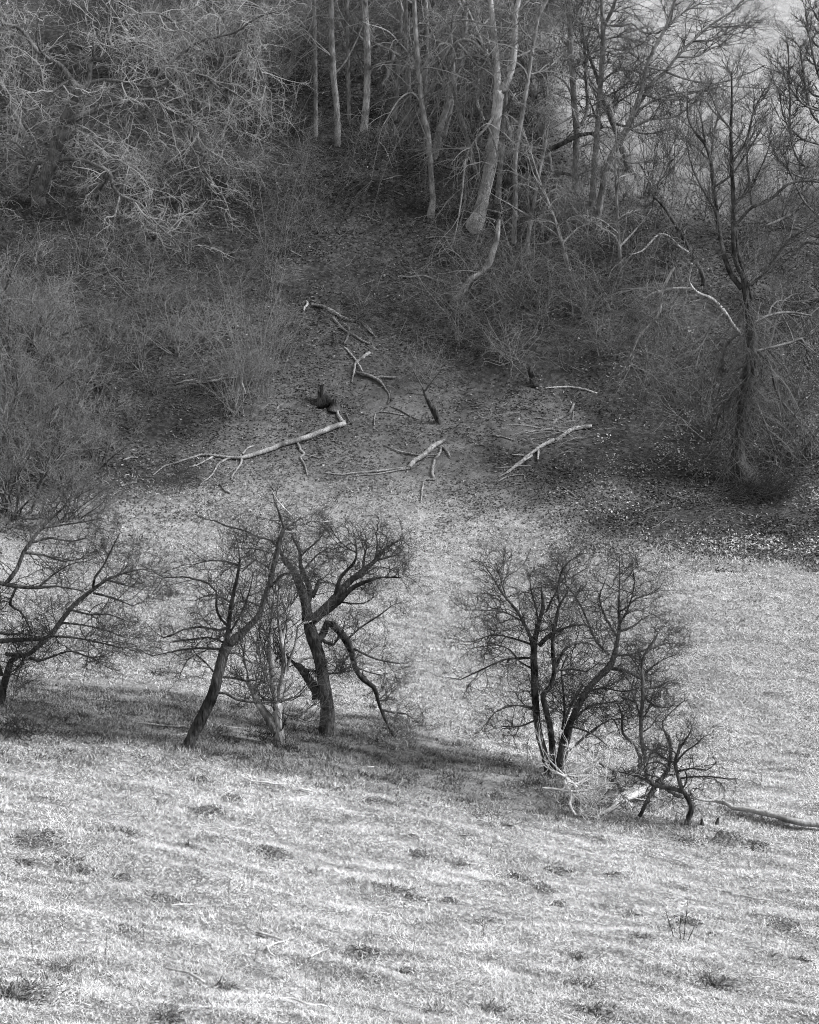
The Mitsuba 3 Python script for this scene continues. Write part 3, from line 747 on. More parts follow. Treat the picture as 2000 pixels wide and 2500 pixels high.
BEECH = ('mat_bark_beech', 'mat_bark_beech', 'mat_twig_grey')
traced('beech_tree', (1172, 553), *W1, ['1255,1360,44;1290,1260,37;1330,1080,34;1360,900,31;1385,700,32;1400,540,33', '1395,560,26;1390,400,20;1370,200,18;1350,0,16;1340,-150,12', '1410,550,28;1460,470,20;1490,350,18;1500,100,16;1520,0,14;1540,-140,10'],
       ['1400,510,9;1350,390,8;1290,290,8;1220,240,8;1150,250,9;1080,330,7;1000,500,6;900,700,5;800,850,4;720,1000,2', '1150,255,8;1220,330,8;1250,370,8;1290,420,4', '1420,660,9;1380,680,9;1330,760,8;1260,840,7;1200,960,6;1180,1150,5;1150,1350,4;1120,1480,2', '1390,400,9;1330,360,7;1260,500,5;1180,620,4;1100,800,3',
        '1380,690,8;1440,700,7;1450,750,5', '1340,770,6;1370,850,5;1390,950,4;1360,1100,4;1330,1200,3', '1490,350,9;1600,300,7;1720,200,5', '1370,200,8;1290,140,7;1180,120,5;1080,150,4;980,280,3', '1150,250,7;1120,400,6;1060,560,5;980,720,4;940,900,3', '1210,950,6;1190,1050,5;1200,1200,4;1150,1400,3'],
       ('mat_bark_pale', 'mat_bark_beech', 'mat_twig_grey'), 'droop', dens=0.8, size=1.0, up_style='beech', flare=0.8, spread=0.35)
tag('beech_tree', 'beech with the thickest pale trunk in the wood, broken high up, hung with whips', 'tree', 'bare trees of the wood')

for key, base, trunk, limbs, lab, kw in [
    ('grey_tree', (823, 352), ['430,860,20;430,760,19;420,600,18;405,450,18;395,250,17;390,0,15;388,-150,12'], ['405,450,8;470,380,6;540,250,5;600,100,4', '400,350,8;330,280,6;240,200,4'], 'straight grey trunk left of the palest trunk at the back of the wood', {}),
    ('pale_tree', (889, 315), ['588,775,24;600,650,21;610,450,21;605,250,20;592,0,18;590,-150,14'], ['608,420,8;700,380,7;820,350,5;950,260,4', '600,250,8;530,190,6;470,120,5;420,20,4'], 'palest straight trunk at the back of the wood, lit along its length', {}),
    ('slim_tree', (1053, 523), ['990,1290,24;1003,1200,17;990,1020,16;975,820,16;940,650,16;920,450,16;900,200,14;890,0,12;885,-140,9'], ['940,640,7;880,560,6;800,600,5;700,760,3', '920,450,8;1010,300,6;1090,250,5'], 'slim trunk standing alone on the leafy slope left of the thick beech', {}),
    ('split_tree', (1065, 385), ['1010,950,20;1030,880,21;1060,730,20;1110,580,18;1130,480,17;1170,380,17;1190,260,15;1200,100,13;1210,-60,10', '1070,820,14;1100,700,14;1120,600,12;1140,500,10'], ['1170,380,8;1240,300,6;1260,200,4', '1110,580,8;1040,500,7;960,560,5;860,700,3'], 'tilted trunk with a torn hole, just behind the slim trunk', {}),
    ('thin_leaning_tree', (1166, 430), ['1268,1062,14;1240,950,14;1215,850,14;1160,670,14;1130,530,13;1125,400,12;1110,200,9'], ['1160,670,7;1110,690,5;1060,800,3'], 'thin trunk leaning to the left close beside the thick beech', {}),
    ('kinked_tree', (1180, 292), ['1305,730,16;1265,630,18;1262,560,18;1268,450,18;1272,250,17;1270,0,15;1268,-140,11'], ['1270,300,7;1340,230,6;1420,180,4', '1265,450,7;1200,420,5;1140,460,3'], 'trunk with a kink near its foot, behind the thick beech', {}),
    ('dark_straight_tree', (1222, 490), ['1395,1195,20;1405,1060,15;1420,900,14;1432,700,14;1445,560,13;1450,400,10'], ['1432,720,6;1480,650,5;1540,640,3'], 'short straight trunk tucked behind the right side of the thick beech', {}),
    ('tall_thin_tree', (1256, 590), ['1490,1440,16;1500,1180,15;1500,950,13;1540,700,13;1580,450,12;1610,250,11;1640,100,10;1690,0,8;1720,-100,6'], ['1540,700,7;1620,640,5;1720,560,4', '1580,450,7;1680,420,5;1780,330,4', '1610,250,6;1540,180,5;1500,80,3'], 'tall thin trunk bending to the right above the dark crooked bough', {}),
    ('background_tree', (960, 290), ['770,720,16;790,500,15;800,300,15;810,100,14;815,-120,12'], ['800,300,8;870,200,6;960,140,4'], 'dark trunk at the back of the wood right of the palest trunk', {}),
    ('background_tree_001', (770, 330), ['300,820,13;298,600,13;295,300,12;290,0,11;288,-120,8'], ['296,300,7;230,220,5;160,160,3'], 'thin dark trunk at the back of the wood left of the grey trunk', {}),
    ('background_tree_002', (860, 300), ['500,760,12;495,500,12;490,250,11;485,0,10;483,-120,7'], ['492,300,6;540,200,5'], 'thin trunk between the grey trunk and the palest trunk', {}),
    ('background_tree_003', (1035, 300), ['945,740,16;955,500,16;965,250,15;960,0,13;958,-120,10'], ['960,240,7;1020,160,6;1060,60,4'], 'dark trunk at the back, close left of the tilted trunk', {})]:
    traced(key, base, *W1, trunk, limbs, ('mat_bark_lichen' if key == 'pale_tree' else 'mat_bark_beech', 'mat_bark_beech', 'mat_twig_grey'), 'beech' if 'background' in key else 'droop', dens=0.9, size=0.8, flare=0.3, spread=0.4)
    tag(key, lab, 'tree', 'bare trees of the wood')

traced('crooked_bough_tree', (1258, 480), *W1, ['1480,1250,30;1440,1150,30;1455,1080,28;1510,1020,22;1580,960,20;1650,910,18;1725,890,16;1800,855,14;1880,815,13;1970,800,10'],
       ['1510,1020,14;1640,1040,12;1760,1040,11;1880,1060,8', '1500,960,9;1530,955,8;1600,1040,8;1640,1060,7;1700,1150,5;1720,1300,3', '1970,800,8;2020,760,8;1980,700,7;1960,640,5'], ('mat_bark_dark', 'mat_bark_dark', 'mat_twig_mid'), 'droop', dens=1.0, size=0.7, flare=0.3)
tag('crooked_bough_tree', 'dark twisted tree stretching a bough out to the right behind the thick beech', 'tree', 'bare trees of the wood')

for key, base, trunk, limbs, lab in [
    ('wind_swept_beech', (1462, 560), ['390,1330,24;400,1280,20;430,1080,18;480,930,18;560,790,20;610,680,18;650,560,14;690,400,12;740,280,11;800,170,10;860,0,8;880,-60,6', '590,720,13;720,500,11;800,430,10;870,340,9;960,250,8;1060,160,7;1180,80,6;1300,0,4'],
     ['690,400,7;800,420,5;900,380,4', '870,340,8;980,340,6;1100,280,5;1250,240,3', '960,250,7;1080,240,5;1200,180,4;1310,130,3', '740,280,7;660,260,6;540,330,4', '800,430,7;940,480,6;1100,500,5;1300,440,4;1400,390,3', '650,560,8;800,600,6;960,560,5;1150,520,4;1340,530,3', '800,170,7;900,80,6;1010,20,4',
      '560,790,9;700,720,7;860,700,5;1000,600,4', '610,680,8;740,600,6;880,560,5;1050,540,4', '1060,160,6;1170,160,5;1290,150,3', '480,930,8;600,980,6;720,960,5;820,980,3', '690,400,7;620,340,5;560,300,4'], 'beech leaning far to the right with windswept branches against the pale field'),
    ('upright_beech', (1400, 470), ['255,1150,20;260,1000,19;265,800,19;250,600,18;235,350,17;225,150,15;220,0,13;218,-130,10'], ['265,790,9;330,660,12;320,400,12;310,200,11;280,80,10;270,0,9', '240,400,8;300,360,7;400,300,5;520,340,3', '250,600,8;200,500,6;120,450,4;30,470,3', '235,300,8;150,200,7;80,60,5', '260,900,8;350,850,6;440,800,4'], 'upright beech trunk at the edge of the pale field, left of a twin'),
    ('upright_beech_001', (1450, 500), ['360,1230,20;370,1050,19;390,800,17;410,500,16;425,250,15;420,0,13;418,-130,10'], ['430,160,12;480,60,11;500,0,10', '440,150,8;540,155,7;600,140,6;660,190,5;760,200,4', '420,240,8;520,220,6;620,240,5;720,200,3', '410,500,8;500,430,6;620,420,4', '390,700,8;480,640,6;600,560,5;700,520,3', '400,620,8;480,520,6;560,460,4', '425,250,7;380,160,6;340,60,4', '420,80,7;520,60,6;640,20,4'], 'upright beech trunk with a twin fork, right of its neighbour at the field edge')]:
    traced(key, base, *W2, trunk, limbs, BEECH[:2] + ('mat_twig_mid',), 'beech', dens=1.7, size=0.85, flare=0.3, spread=0.5)
    tag(key, lab, 'tree', 'bare trees of the wood')

_, _paths = traced('many_stemmed_tree', (1808, 1180), *W6,
       ['1300,1420,60;1240,1290,40;1250,1170,36;1270,1000,36;1290,850,34;1310,700,32;1325,600,30;1310,450,26;1290,330,22;1270,200,18', '1260,260,16;1190,160,15;1140,0,14;1110,-200,13;1090,-350,12;1075,-500,11;1040,-610,10;990,-670,8;940,-760,6;930,-900,4',
        '1270,200,14;1215,50,14;1210,-250,13;1200,-500,12;1195,-700,10;1200,-850,7;1200,-1050,4', '1320,330,14;1240,50,12;1220,-100,12;1200,-150,10'],
       ['1220,-120,10;1320,-230,9;1420,-270,9;1540,-370,8;1640,-390,7;1760,-380,5', '1320,-250,8;1300,-450,8;1290,-600,7;1320,-750,5;1340,-900,3', '1080,-550,7;1100,-700,6;1130,-820,4', '1040,-610,7;1020,-750,6;1000,-820,4', '1090,-350,8;1200,-430,7;1290,-560,5;1380,-700,4', '1200,-500,8;1280,-620,6;1330,-800,5;1400,-950,3',
        '1195,-700,7;1120,-800,5;1060,-950,4', '1110,-200,8;1020,-350,7;960,-480,5;930,-600,3', '1075,-500,7;980,-600,6;900,-640,4',
        '1260,540,12;1210,480,11;1150,390,12;1080,320,11;1010,290,9;970,260,8;940,200,7;960,110,7;935,95,5|mat_bark_lichen', '970,260,8;880,255,8;790,270,7;700,300,5;620,400,3|mat_bark_lichen', '860,130,6;840,150,7;810,210,8;780,270,8;770,380,7;740,440,7;650,540,6;600,640,5;540,760,4|mat_bark_lichen',
        '1260,520,9;1200,560,8;1150,640,7;1140,800,6;1100,950,4', '1310,640,9;1400,620,8;1560,580,8;1620,560,8;1640,620,6;1620,690,5;1550,780,4', '1320,620,9;1420,700,8;1480,900,7;1600,1050,5;1700,1200,4', '1290,850,9;1220,900,8;1130,1000,7;1090,1180,5;1040,1280,4;940,1430,3',
        '1290,800,9;1350,950,8;1420,1120,7;1460,1260,6;1480,1450,4;1520,1600,3', '1310,700,8;1180,760,7;1060,720,5;1000,880,4', '1300,480,9;1420,420,8;1540,400,7;1680,420,5', '1280,250,9;1380,180,8;1500,20,7;1560,-50,6;1700,-150,4', '1210,-250,8;1300,-330,7;1380,-480,5;1440,-640,4',
        '1240,1250,8;1140,1290,7;1040,1280,5;900,1180,3', '1150,400,8;1080,480,7;1020,600,5;980,740,4'],
       ('mat_bark_shaggy', 'mat_bark_mid', 'mat_twig_mid'), 'droop', dens=1.6, size=0.9, up_style='brush', flare=0.6, spread=0.5, trunk_name='trunk')
_rng = rng_for('shag')
_q = _paths[0][1]
_shag = []
for _ in range(15):
    _a = _rng.uniform(0, 2 * math.pi)
    _k = slice(_rng.integers(0, len(_q) // 2), len(_q))
    _c = _q[_k].copy()
    _c[:, 0] += math.cos(_a) * (_c[:, 3] + 0.06); _c[:, 1] += math.sin(_a) * (_c[:, 3] + 0.06)
    _c[:, :2] += _rng.normal(0, 0.05, (len(_c), 2))
    _c[:, 3] = 0.02
    _shag.append(_c[::-1])
put('many_stemmed_tree__hanging_twigs', twig_mesh(_shag, dict(STYLE['droop'], d1=1.6, L1=(1.0, 3.2), L2=(0.5, 1.4), L3=(0.2, 0.6), angle=(48, 16), trop=(-0.02, -0.02, -0.18)), _rng, 1.0, 1.0), 'mat_twig_mid')
labels['many_stemmed_tree__hanging_twigs'] = {'kind': 'stuff'}
tag('many_stemmed_tree', 'tall many-stemmed tree on the right, its shaggy trunk rising from a dark root mound', 'tree', 'bare trees of the wood')

traced('leaning_dead_trunk', (1714, 700), *W2, ['1030,1680,13;1020,1640,13;960,1530,13;890,1400,13;830,1300,11;780,1230,9;730,1180,6'], ['960,1530,8;880,1480,8;820,1420,7;760,1410,6;700,1470,6;660,1510,5;600,1530,3|mat_bark_lichen', '880,1370,6;820,1350,6;750,1390,5;700,1440,4|mat_bark_lichen'],
       ('mat_bark_dark', 'mat_bark_mid', 'mat_twig_mid'), 'droop', dens=1.6, size=0.55, flare=0.1, spread=0.5)
tag('leaning_dead_trunk', 'dead trunk leaning up to the left with pale bent boughs, left of the many-stemmed tree', 'tree', 'bare trees of the wood')

traced('right_edge_tree', (2010, 960), *W6, ['1760,860,20;1740,500,18;1760,100,16;1770,-300,14;1770,-600,12;1765,-1000,8'],
       ['1750,-60,12;1700,-60,11;1600,-100,11;1490,-110,10;1400,-80,6', '1760,-350,11;1690,-330,10;1600,-220,10;1500,-160,9;1400,-120,6', '1760,0,9;1650,-20,8;1560,60,6;1490,120,4', '1765,-500,9;1640,-480,8;1560,-620,6;1550,-900,5;1540,-1150,4;1520,-1290,2', '1770,-700,8;1680,-800,7;1640,-1000,6;1610,-1200,4', '1765,-600,8;1620,-650,7;1520,-760,5;1480,-950,4',
        '1765,-900,8;1700,-1100,7;1660,-1300,5;1640,-1440,3', '1740,500,9;1640,560,8;1620,600,7;1640,700,5;1700,760,4', '1750,300,8;1660,380,7;1560,400,5;1480,480,4', '1765,-400,8;1600,-420,7;1480,-520,5;1420,-650,4', '1760,-150,8;1640,-260,7;1560,-420,5;1510,-560,4', '1770,-800,7;1620,-860,6;1500,-1040,4;1440,-1100,3'],
       ('mat_bark_mid', 'mat_bark_mid', 'mat_twig_dark'), 'brush', dens=1.5, size=1.0, spread=0.5)
tag('right_edge_tree', 'bushy bare tree cut off by the right edge, its upright shoots against the pale field', 'tree', 'bare trees of the wood')
traced('right_edge_tree_001', (2040, 420), *W2, ['1830,1050,14;1830,700,13;1810,400,12;1790,100,9'], ['1815,420,8;1740,400,7;1680,380,6;1640,330,4', '1800,250,8;1720,280,6;1660,200,5;1640,140,3', '1795,150,7;1720,120,6;1690,60,4', '1820,560,8;1720,580,7;1660,540,5;1620,470,3', '1825,620,8;1740,660,6;1690,640,4', '1800,200,6;1720,200,5;1700,160,3'],
       ('mat_bark_dark', 'mat_bark_dark', 'mat_twig_black'), 'brush', dens=1.2, size=0.75, spread=0.5)
tag('right_edge_tree_001', 'dark spiky crown at the top of the right edge, against the pale field', 'tree', 'bare trees of the wood')

# ================================================================ bushes and undergrowth
def bush(key, u, v, hgt, n, label, cat='bush', mats=('mat_bark_mid', 'mat_twig_mid'), style='brush', dens=1.0, size=1.0, splay=(15, 55), trop=(0, 0, 0.08), r=0.035, group='bushes at the wood edge', Y=None, stem_part=True, curl=0.03, tw=True, lean=(0, 0, 0), proto=False):
    rng = rng_for(key)
    p, m = ground_hit(u, v)
    p = p[0]
    if Y is not None:
        q, _ = at(u, v, Y); p = np.array([q[0], Y, float(height(q[0], Y))])
    az, el = rng.uniform(0, 2 * np.pi, n), np.radians(90 - rng.uniform(*splay, n))
    d = np.stack([np.cos(az) * np.cos(el), np.sin(az) * np.cos(el), np.sin(el)], 1) + np.asarray(lean)
    s = np.stack([rng.normal(0, 0.12 + 0.01 * n, n), rng.normal(0, 0.12 + 0.01 * n, n), np.full(n, -0.1)], 1) + (0 if proto else p)
    P, R = grow(s, d, hgt * rng.uniform(0.65, 1.1, n), r * rng.uniform(0.6, 1.2, n), 8, rng, wander=0.10, trop=trop, curl=curl, tip=0.3)
    stems = tubes(P, R, 4)
    twigs = twig_mesh([np.column_stack([P[i], R[i]]) for i in range(n)], style, rng, dens, size) if tw else None
    if proto:
        f = lambda q, mat: mikit.ply(q, mat)
        scene[key] = {'type': 'shapegroup', 'stems': f(stems, mats[0]), 'twigs': f(twigs, mats[1])}
        TRIS[key] = len(stems[1]) + len(twigs[1])
        return
    put(f'{key}__stems', stems, mats[0])
    labels[f'{key}__stems'] = {'kind': 'stuff'}
    if tw:
        k = put(f'{key}__twigs', twigs, mats[1])
        labels[k] = {'kind': 'stuff'}
    tag(key, label, cat, group)


def copy_bush(key, proto, u, v, scale, turn_deg, label, cat, group, tall=1.0):
    """Another bush of the same growth, turned and sized on its own spot."""
    p = ground_hit(u, v)[0][0]
    scene[key] = {'type': 'instance', 'shapegroup': {'type': 'ref', 'id': proto}, 'to_world': T().translate(p.tolist()).rotate([0, 0, 1], turn_deg).scale([scale, scale, scale * tall])}
    labels[f'{key}__stems'] = {'kind': 'stuff'}
    labels[f'{key}__twigs'] = {'kind': 'stuff'}
    tag(key, label, cat, group)


PALE, MID, DARK = ('mat_bark_mid', 'mat_twig_grey'), ('mat_bark_mid', 'mat_twig_mid'), ('mat_bark_dark', 'mat_twig_dark')
G = 'bushes at the left edge of the wood'
bush('thorn_bush_growth', 0, 1000, 4.2, 18, '', mats=('mat_bark_dark', 'mat_twig_grey'), dens=1.3, splay=(3, 66), trop=(0, 0, 0.02), lean=(0.25, -0.1, 0), size=0.75, style='spiky', r=0.06, proto=True)
bush('thorn_bush_growth_dim', 0, 1000, 3.8, 18, '', mats=('mat_bark_dark', 'mat_twig_bush'), dens=1.3, splay=(5, 70), trop=(0, 0, 0.02), lean=(0.2, -0.1, 0), size=0.75, style='spiky', r=0.055, proto=True)
for k, (u, v, g, sc, turn_, tall, lab) in enumerate([
    (-40, 800, '', 1.25, 0, 1, 'grey spiky bush highest on the left edge, its twigs sweeping up to the right'), (70, 850, '', 0.9, 50, 1, 'grey spiky bush right of and just below the highest one on the left edge'), (0, 930, '', 1.15, -35, 1, 'grey spiky bush at the left edge, second from the top'),
    (140, 960, '', 0.9, 100, 1, 'grey rounded bush right of the second one on the left edge'), (40, 1040, '_dim', 1.15, 20, 1, 'dim dense bush at the left edge, third from the top'), (180, 1080, '_dim', 0.9, 150, 1, 'dim dense bush right of the third one on the left edge'), (-20, 1140, '_dim', 1.25, 70, 1, 'dim dense bush at the left edge halfway down the frame'),
    (130, 1180, '_dim', 1.0, 200, 1, 'dim dense bush right of the one halfway down the left edge'), (240, 1150, '_dim', 0.7, 250, 1, 'small dim bush rightmost of the bushes on the left'), (20, 1260, '_dim', 1.2, 300, 1, 'dim bush just above the upper boughs of the spreading thorn tree'), (170, 1270, '_dim', 0.7, 25, 1, 'low dim bush at the foot of the wood right of the left edge')]):
    copy_bush(name_thing('thorn_bush'), 'thorn_bush_growth' + g, u, v, sc, turn_, lab, 'bush', G, tall)

# the hazel with its sheaf of whips, and slim saplings
bush('hazel_shrub', 612, 962, 5.6, 46, 'tall hazel shrub with a sheaf of thin pale whips beside a dead snag', mats=('mat_twig_grey', 'mat_twig_grey'), dens=0.02, splay=(2, 32), trop=(0, 0, 0.02), r=0.02, group=None, cat='shrub', size=0.55, style='beech', lean=(0.18, 0, 0), curl=0.02)
bush('hazel_shrub_001', 575, 1010, 4.0, 26, 'fan of pale whips growing round the foot of the dead snag', mats=('mat_twig_grey', 'mat_twig_grey'), dens=0.02, splay=(8, 60), trop=(0, 0, 0.03), r=0.02, group=None, cat='shrub', size=0.5, style='beech', curl=0.03)
bush('sapling', 665, 720, 8.5, 7, 'pale sapling with a few slim stems and a fine grey crown on the leafy slope', mats=('mat_twig_mid', 'mat_twig_mid'), dens=0.75, splay=(2, 22), r=0.035, group='saplings on the leafy slope', cat='sapling', style='beech', lean=(0.12, 0, 0), size=0.8)
bush('sapling_001', 770, 560, 6.5, 6, 'wide grey crowned sapling in front of the straight grey trunks', mats=('mat_twig_mid', 'mat_twig_mid'), dens=1.0, splay=(10, 40), r=0.03, group='saplings on the leafy slope', cat='sapling', style='beech', size=0.9)
bush('sapling_002', 1560, 640, 9.0, 7, 'slim upright sapling between the windswept beech and the many-stemmed tree', mats=('mat_twig_mid', 'mat_twig_dark'), dens=0.8, splay=(3, 28), r=0.04, group='saplings on the leafy slope', cat='sapling', style='brush', size=0.9)
bush('sapling_003', 1640, 690, 9.5, 6, 'slim upright sapling just left of the many-stemmed tree', mats=('mat_twig_mid', 'mat_twig_dark'), dens=0.8, splay=(3, 22), r=0.04, group='saplings on the leafy slope', cat='sapling', style='brush', size=0.9)

UG = 'undergrowth clumps on the woodland floor'
bush('tall_growth_pale', 560, 270, 8.0, 10, '', mats=('mat_twig_grey', 'mat_twig_pale'), style='spiky', dens=0.7, size=1.1, splay=(5, 50), r=0.035, proto=True)
bush('tall_growth_dim', 560, 270, 7.0, 10, '', mats=MID, style='spiky', dens=0.7, size=1.0, splay=(8, 55), r=0.035, proto=True)
bush('low_growth_dim', 560, 270, 2.6, 13, '', mats=MID, style='bramble', dens=0.9, size=0.8, splay=(15, 75), r=0.026, proto=True, curl=0.08, trop=(0, 0, -0.02))
bush('low_growth_pale', 560, 270, 2.6, 15, '', mats=('mat_twig_grey', 'mat_twig_grey'), style='bramble', dens=0.8, size=0.8, splay=(10, 70), r=0.024, proto=True, curl=0.08)
for k, (u, v, proto, sc, lab) in enumerate([
    (560, 270, 'tall_growth_pale', 1.12, 'pale mass of fine twigs at the top left of the straight trunks'),
    (640, 200, 'tall_growth_pale', 1.12, 'pale mass of fine twigs touching the top edge left of the straight trunks'),
    (480, 330, 'tall_growth_pale', 1.00, 'grey twiggy clump behind the old tree'),
    (690, 330, 'tall_growth_pale', 0.81, 'grey twiggy clump around the foot of the grey trunk'),
    (900, 200, 'tall_growth_dim', 1.00, 'dim twiggy clump behind the palest trunk'),
    (1080, 240, 'tall_growth_dim', 1.00, 'dim twiggy clump at the back between the tall trunks'),
    (1300, 300, 'tall_growth_dim', 1.00, 'dim twiggy clump at the edge of the pale field'),
    (220, 120, 'tall_growth_dim', 1.14, 'dim twiggy clump at the top left behind the old tree'),
    (380, 60, 'tall_growth_dim', 1.14, 'dim twiggy clump at the top behind the right boughs of the old tree'),
    (40, 260, 'tall_growth_dim', 1.14, 'dim twiggy clump at the left edge behind the old tree'),
    (300, 830, 'low_growth_dim', 1.00, 'low brambly clump left of the dead snag'),
    (420, 760, 'low_growth_dim', 0.92, 'low brambly clump above the dead snag'),
    (250, 950, 'low_growth_dim', 0.92, 'low brambly clump right of the edge bushes'),
    (380, 960, 'low_growth_dim', 0.69, 'low brambly clump below the dead brushwood'),
    (300, 650, 'low_growth_dim', 1.15, 'low brambly clump under the old tree'),
    (450, 640, 'low_growth_dim', 1.00, 'low brambly clump right of the old tree hanging boughs'),
    (1030, 930, 'low_growth_pale', 0.92, 'spray of thin pale shoots over the dark snag in mid slope'),
    (1230, 780, 'low_growth_dim', 1.15, 'tangled clump below the leaning broken trunk'),
    (1130, 850, 'low_growth_dim', 1.23, 'tangled clump of arching stems in the middle of the slope'),
    (1330, 620, 'tall_growth_dim', 0.64, 'hanging tangle right of the leaning broken trunk'),
    (1420, 640, 'tall_growth_dim', 0.79, 'fine twiggy clump left of the pale bent boughs'),
    (1500, 760, 'low_growth_dim', 1.35, 'fine twiggy clump under the pale bent boughs'),
    (1900, 900, 'tall_growth_dim', 0.57, 'fine twiggy clump right of the shaggy trunk'),
    (1960, 1120, 'low_growth_dim', 1.31, 'low twiggy clump at the right edge beside the root mound'),
    (1850, 640, 'tall_growth_dim', 0.86, 'fine twiggy clump behind the many stems'),
    (1960, 760, 'tall_growth_dim', 0.71, 'fine twiggy clump at the right edge of the wood'),
    (1580, 480, 'tall_growth_dim', 0.93, 'fine twiggy clump behind the windswept beech'),
    (1720, 520, 'tall_growth_dim', 0.86, 'fine twiggy clump behind the left stems of the many-stemmed tree'),
    (1350, 180, 'tall_growth_dim', 1.0, 'dim twiggy clump high between the upright beeches'),
    (1520, 330, 'tall_growth_dim', 0.9, 'dim twiggy clump on the pale field behind the windswept beech'),
    (1640, 420, 'tall_growth_dim', 0.8, 'dim twiggy clump on the pale field above the many stems'),
    (1450, 560, 'tall_growth_dim', 0.8, 'dim twiggy clump between the upright beeches and the pale boughs'),
    (1150, 330, 'tall_growth_dim', 0.9, 'dim twiggy clump behind the thick beech'),
    (1000, 180, 'tall_growth_pale', 0.8, 'pale twiggy clump at the top among the tall trunks'),
    (1900, 560, 'tall_growth_dim', 0.9, 'dim twiggy clump at the field edge right of the many stems'),
    (1800, 480, 'tall_growth_dim', 0.75, 'dim twiggy clump at the field edge behind the many stems'),
    (150, 760, 'low_growth_dim', 1.2, 'low brambly clump left under the old tree'),
    (560, 760, 'low_growth_dim', 0.9, 'low brambly clump just left of the hazel top'),
    (330, 1040, 'low_growth_dim', 0.7, 'low brambly clump left of the long pale log'),
    (700, 870, 'low_growth_dim', 0.7, 'low brambly clump right of the hazel'),
    (1050, 760, 'low_growth_dim', 0.9, 'low brambly clump left of the foot of the leaning broken trunk'),
    (1620, 860, 'low_growth_dim', 1.1, 'low arching clump left of the shaggy trunk'),
    (1680, 1000, 'low_growth_dim', 1.0, 'low arching clump on the pale leaves left of the shaggy trunk'),
    (1560, 1000, 'low_growth_dim', 0.8, 'low arching clump right of the splintered boughs'),
    (1900, 1010, 'low_growth_dim', 1.2, 'low arching clump just right of the shaggy trunk'),
    (1400, 900, 'low_growth_dim', 0.9, 'low arching clump above the splintered boughs'),
    (1250, 880, 'low_growth_pale', 1.1, 'pale arching clump below the tangled middle of the slope'), (1120, 760, 'low_growth_pale', 1.2, 'pale arching clump at the foot of the leaning broken trunk'), (1330, 760, 'low_growth_pale', 1.3, 'pale arching clump right of the leaning broken trunk'), (1480, 860, 'low_growth_pale', 1.2, 'pale arching clump below the pale bent boughs'),
    (1600, 780, 'low_growth_pale', 1.3, 'pale arching clump right of the pale bent boughs'), (1700, 900, 'low_growth_pale', 1.2, 'pale arching clump close left of the shaggy trunk'), (1930, 1000, 'low_growth_pale', 1.3, 'pale arching clump between the shaggy trunk and the right edge'), (1980, 860, 'low_growth_pale', 1.3, 'pale arching clump on the right edge of the wood'),
    (880, 760, 'low_growth_dim', 0.9, 'low clump behind the grey branched log'), (1740, 1060, 'low_growth_pale', 1.5, 'pale arching clump at the left of the root mound'), (1890, 1120, 'low_growth_dim', 1.6, 'dim arching clump at the right of the root mound'), (1830, 980, 'low_growth_dim', 1.7, 'dim arching clump behind the shaggy trunk'),
    (1600, 940, 'low_growth_pale', 1.4, 'pale arching clump left of the root mound, nearer the splintered boughs'), (1430, 780, 'low_growth_dim', 1.6, 'dim arching clump in the middle right of the slope'), (1180, 690, 'low_growth_dim', 1.6, 'dim arching clump beside the prop of the leaning broken trunk'), (1270, 690, 'low_growth_pale', 1.6, 'pale arching clump right of the prop of the leaning broken trunk'),
    (100, 860, 'low_growth_pale', 1.6, 'pale clump left under the old tree above the edge bushes'), (240, 860, 'low_growth_dim', 1.6, 'dim clump right of the edge bushes'), (440, 860, 'low_growth_pale', 1.2, 'pale clump above the dead brushwood left of the snag'), (330, 900, 'low_growth_dim', 1.4, 'dim clump left of the dead brushwood'), (720, 620, 'low_growth_dim', 1.1, 'low clump on the leafy slope right of the sapling'), (520, 830, 'low_growth_pale', 1.0, 'pale clump left of the hazel'), (350, 720, 'low_growth_pale', 1.1, 'pale clump under the hanging boughs of the old tree'), (200, 660, 'low_growth_dim', 1.3, 'low clump beside the foot of the old tree'),
    ]):
    copy_bush(name_thing('undergrowth_shrub'), proto, u, v, sc, (k * 137) % 360, lab, 'shrub', UG, 0.9 + 0.25 * ((k * 7) % 5) / 5)

# ---------------------------------------------------------------- the tall trees that fill the back of the wood
def tree_growth(key, hgt, lean, forks, mats, style, dens, size):
    rng = rng_for(key)
    n = 26
    z = np.linspace(-0.3, hgt, n)
    q = np.column_stack([lean * z / hgt * 2 + np.cumsum(np.cumsum(rng.normal(0, 0.022, n))), np.cumsum(np.cumsum(rng.normal(0, 0.022, n))), z, np.linspace(0.24, 0.04, n)])
    limbs = []
    for _ in range(forks):
        i = rng.integers(6, n - 4)
        a, e = rng.uniform(0, 2 * np.pi), math.radians(rng.uniform(15, 60))
        L = rng.uniform(2.5, 7.0)
        P, R = grow(q[i:i + 1, :3], np.array([[math.cos(a) * math.cos(e), math.sin(a) * math.cos(e), math.sin(e)]]), np.array([L]), np.array([q[i, 3] * 0.62]), 9, rng, wander=0.12, trop=(0, 0, 0.03), tip=0.3)
        limbs.append(np.column_stack([P[0], R[0]]))
    tw = twig_mesh(limbs + [q[12:]], style, rng, dens, size)
    trunk, lm = limb_mesh(q, 9, rng, 0.14, 0.4), join([limb_mesh(l, 6, rng, 0.12) for l in limbs])
    scene[key] = {'type': 'shapegroup', 'trunk': mikit.ply(trunk, mats[0], smooth=True), 'limbs': mikit.ply(lm, mats[0], smooth=True), 'twigs': mikit.ply(tw, mats[1])}
    TRIS[key] = len(trunk[1]) + len(lm[1]) + len(tw[1])


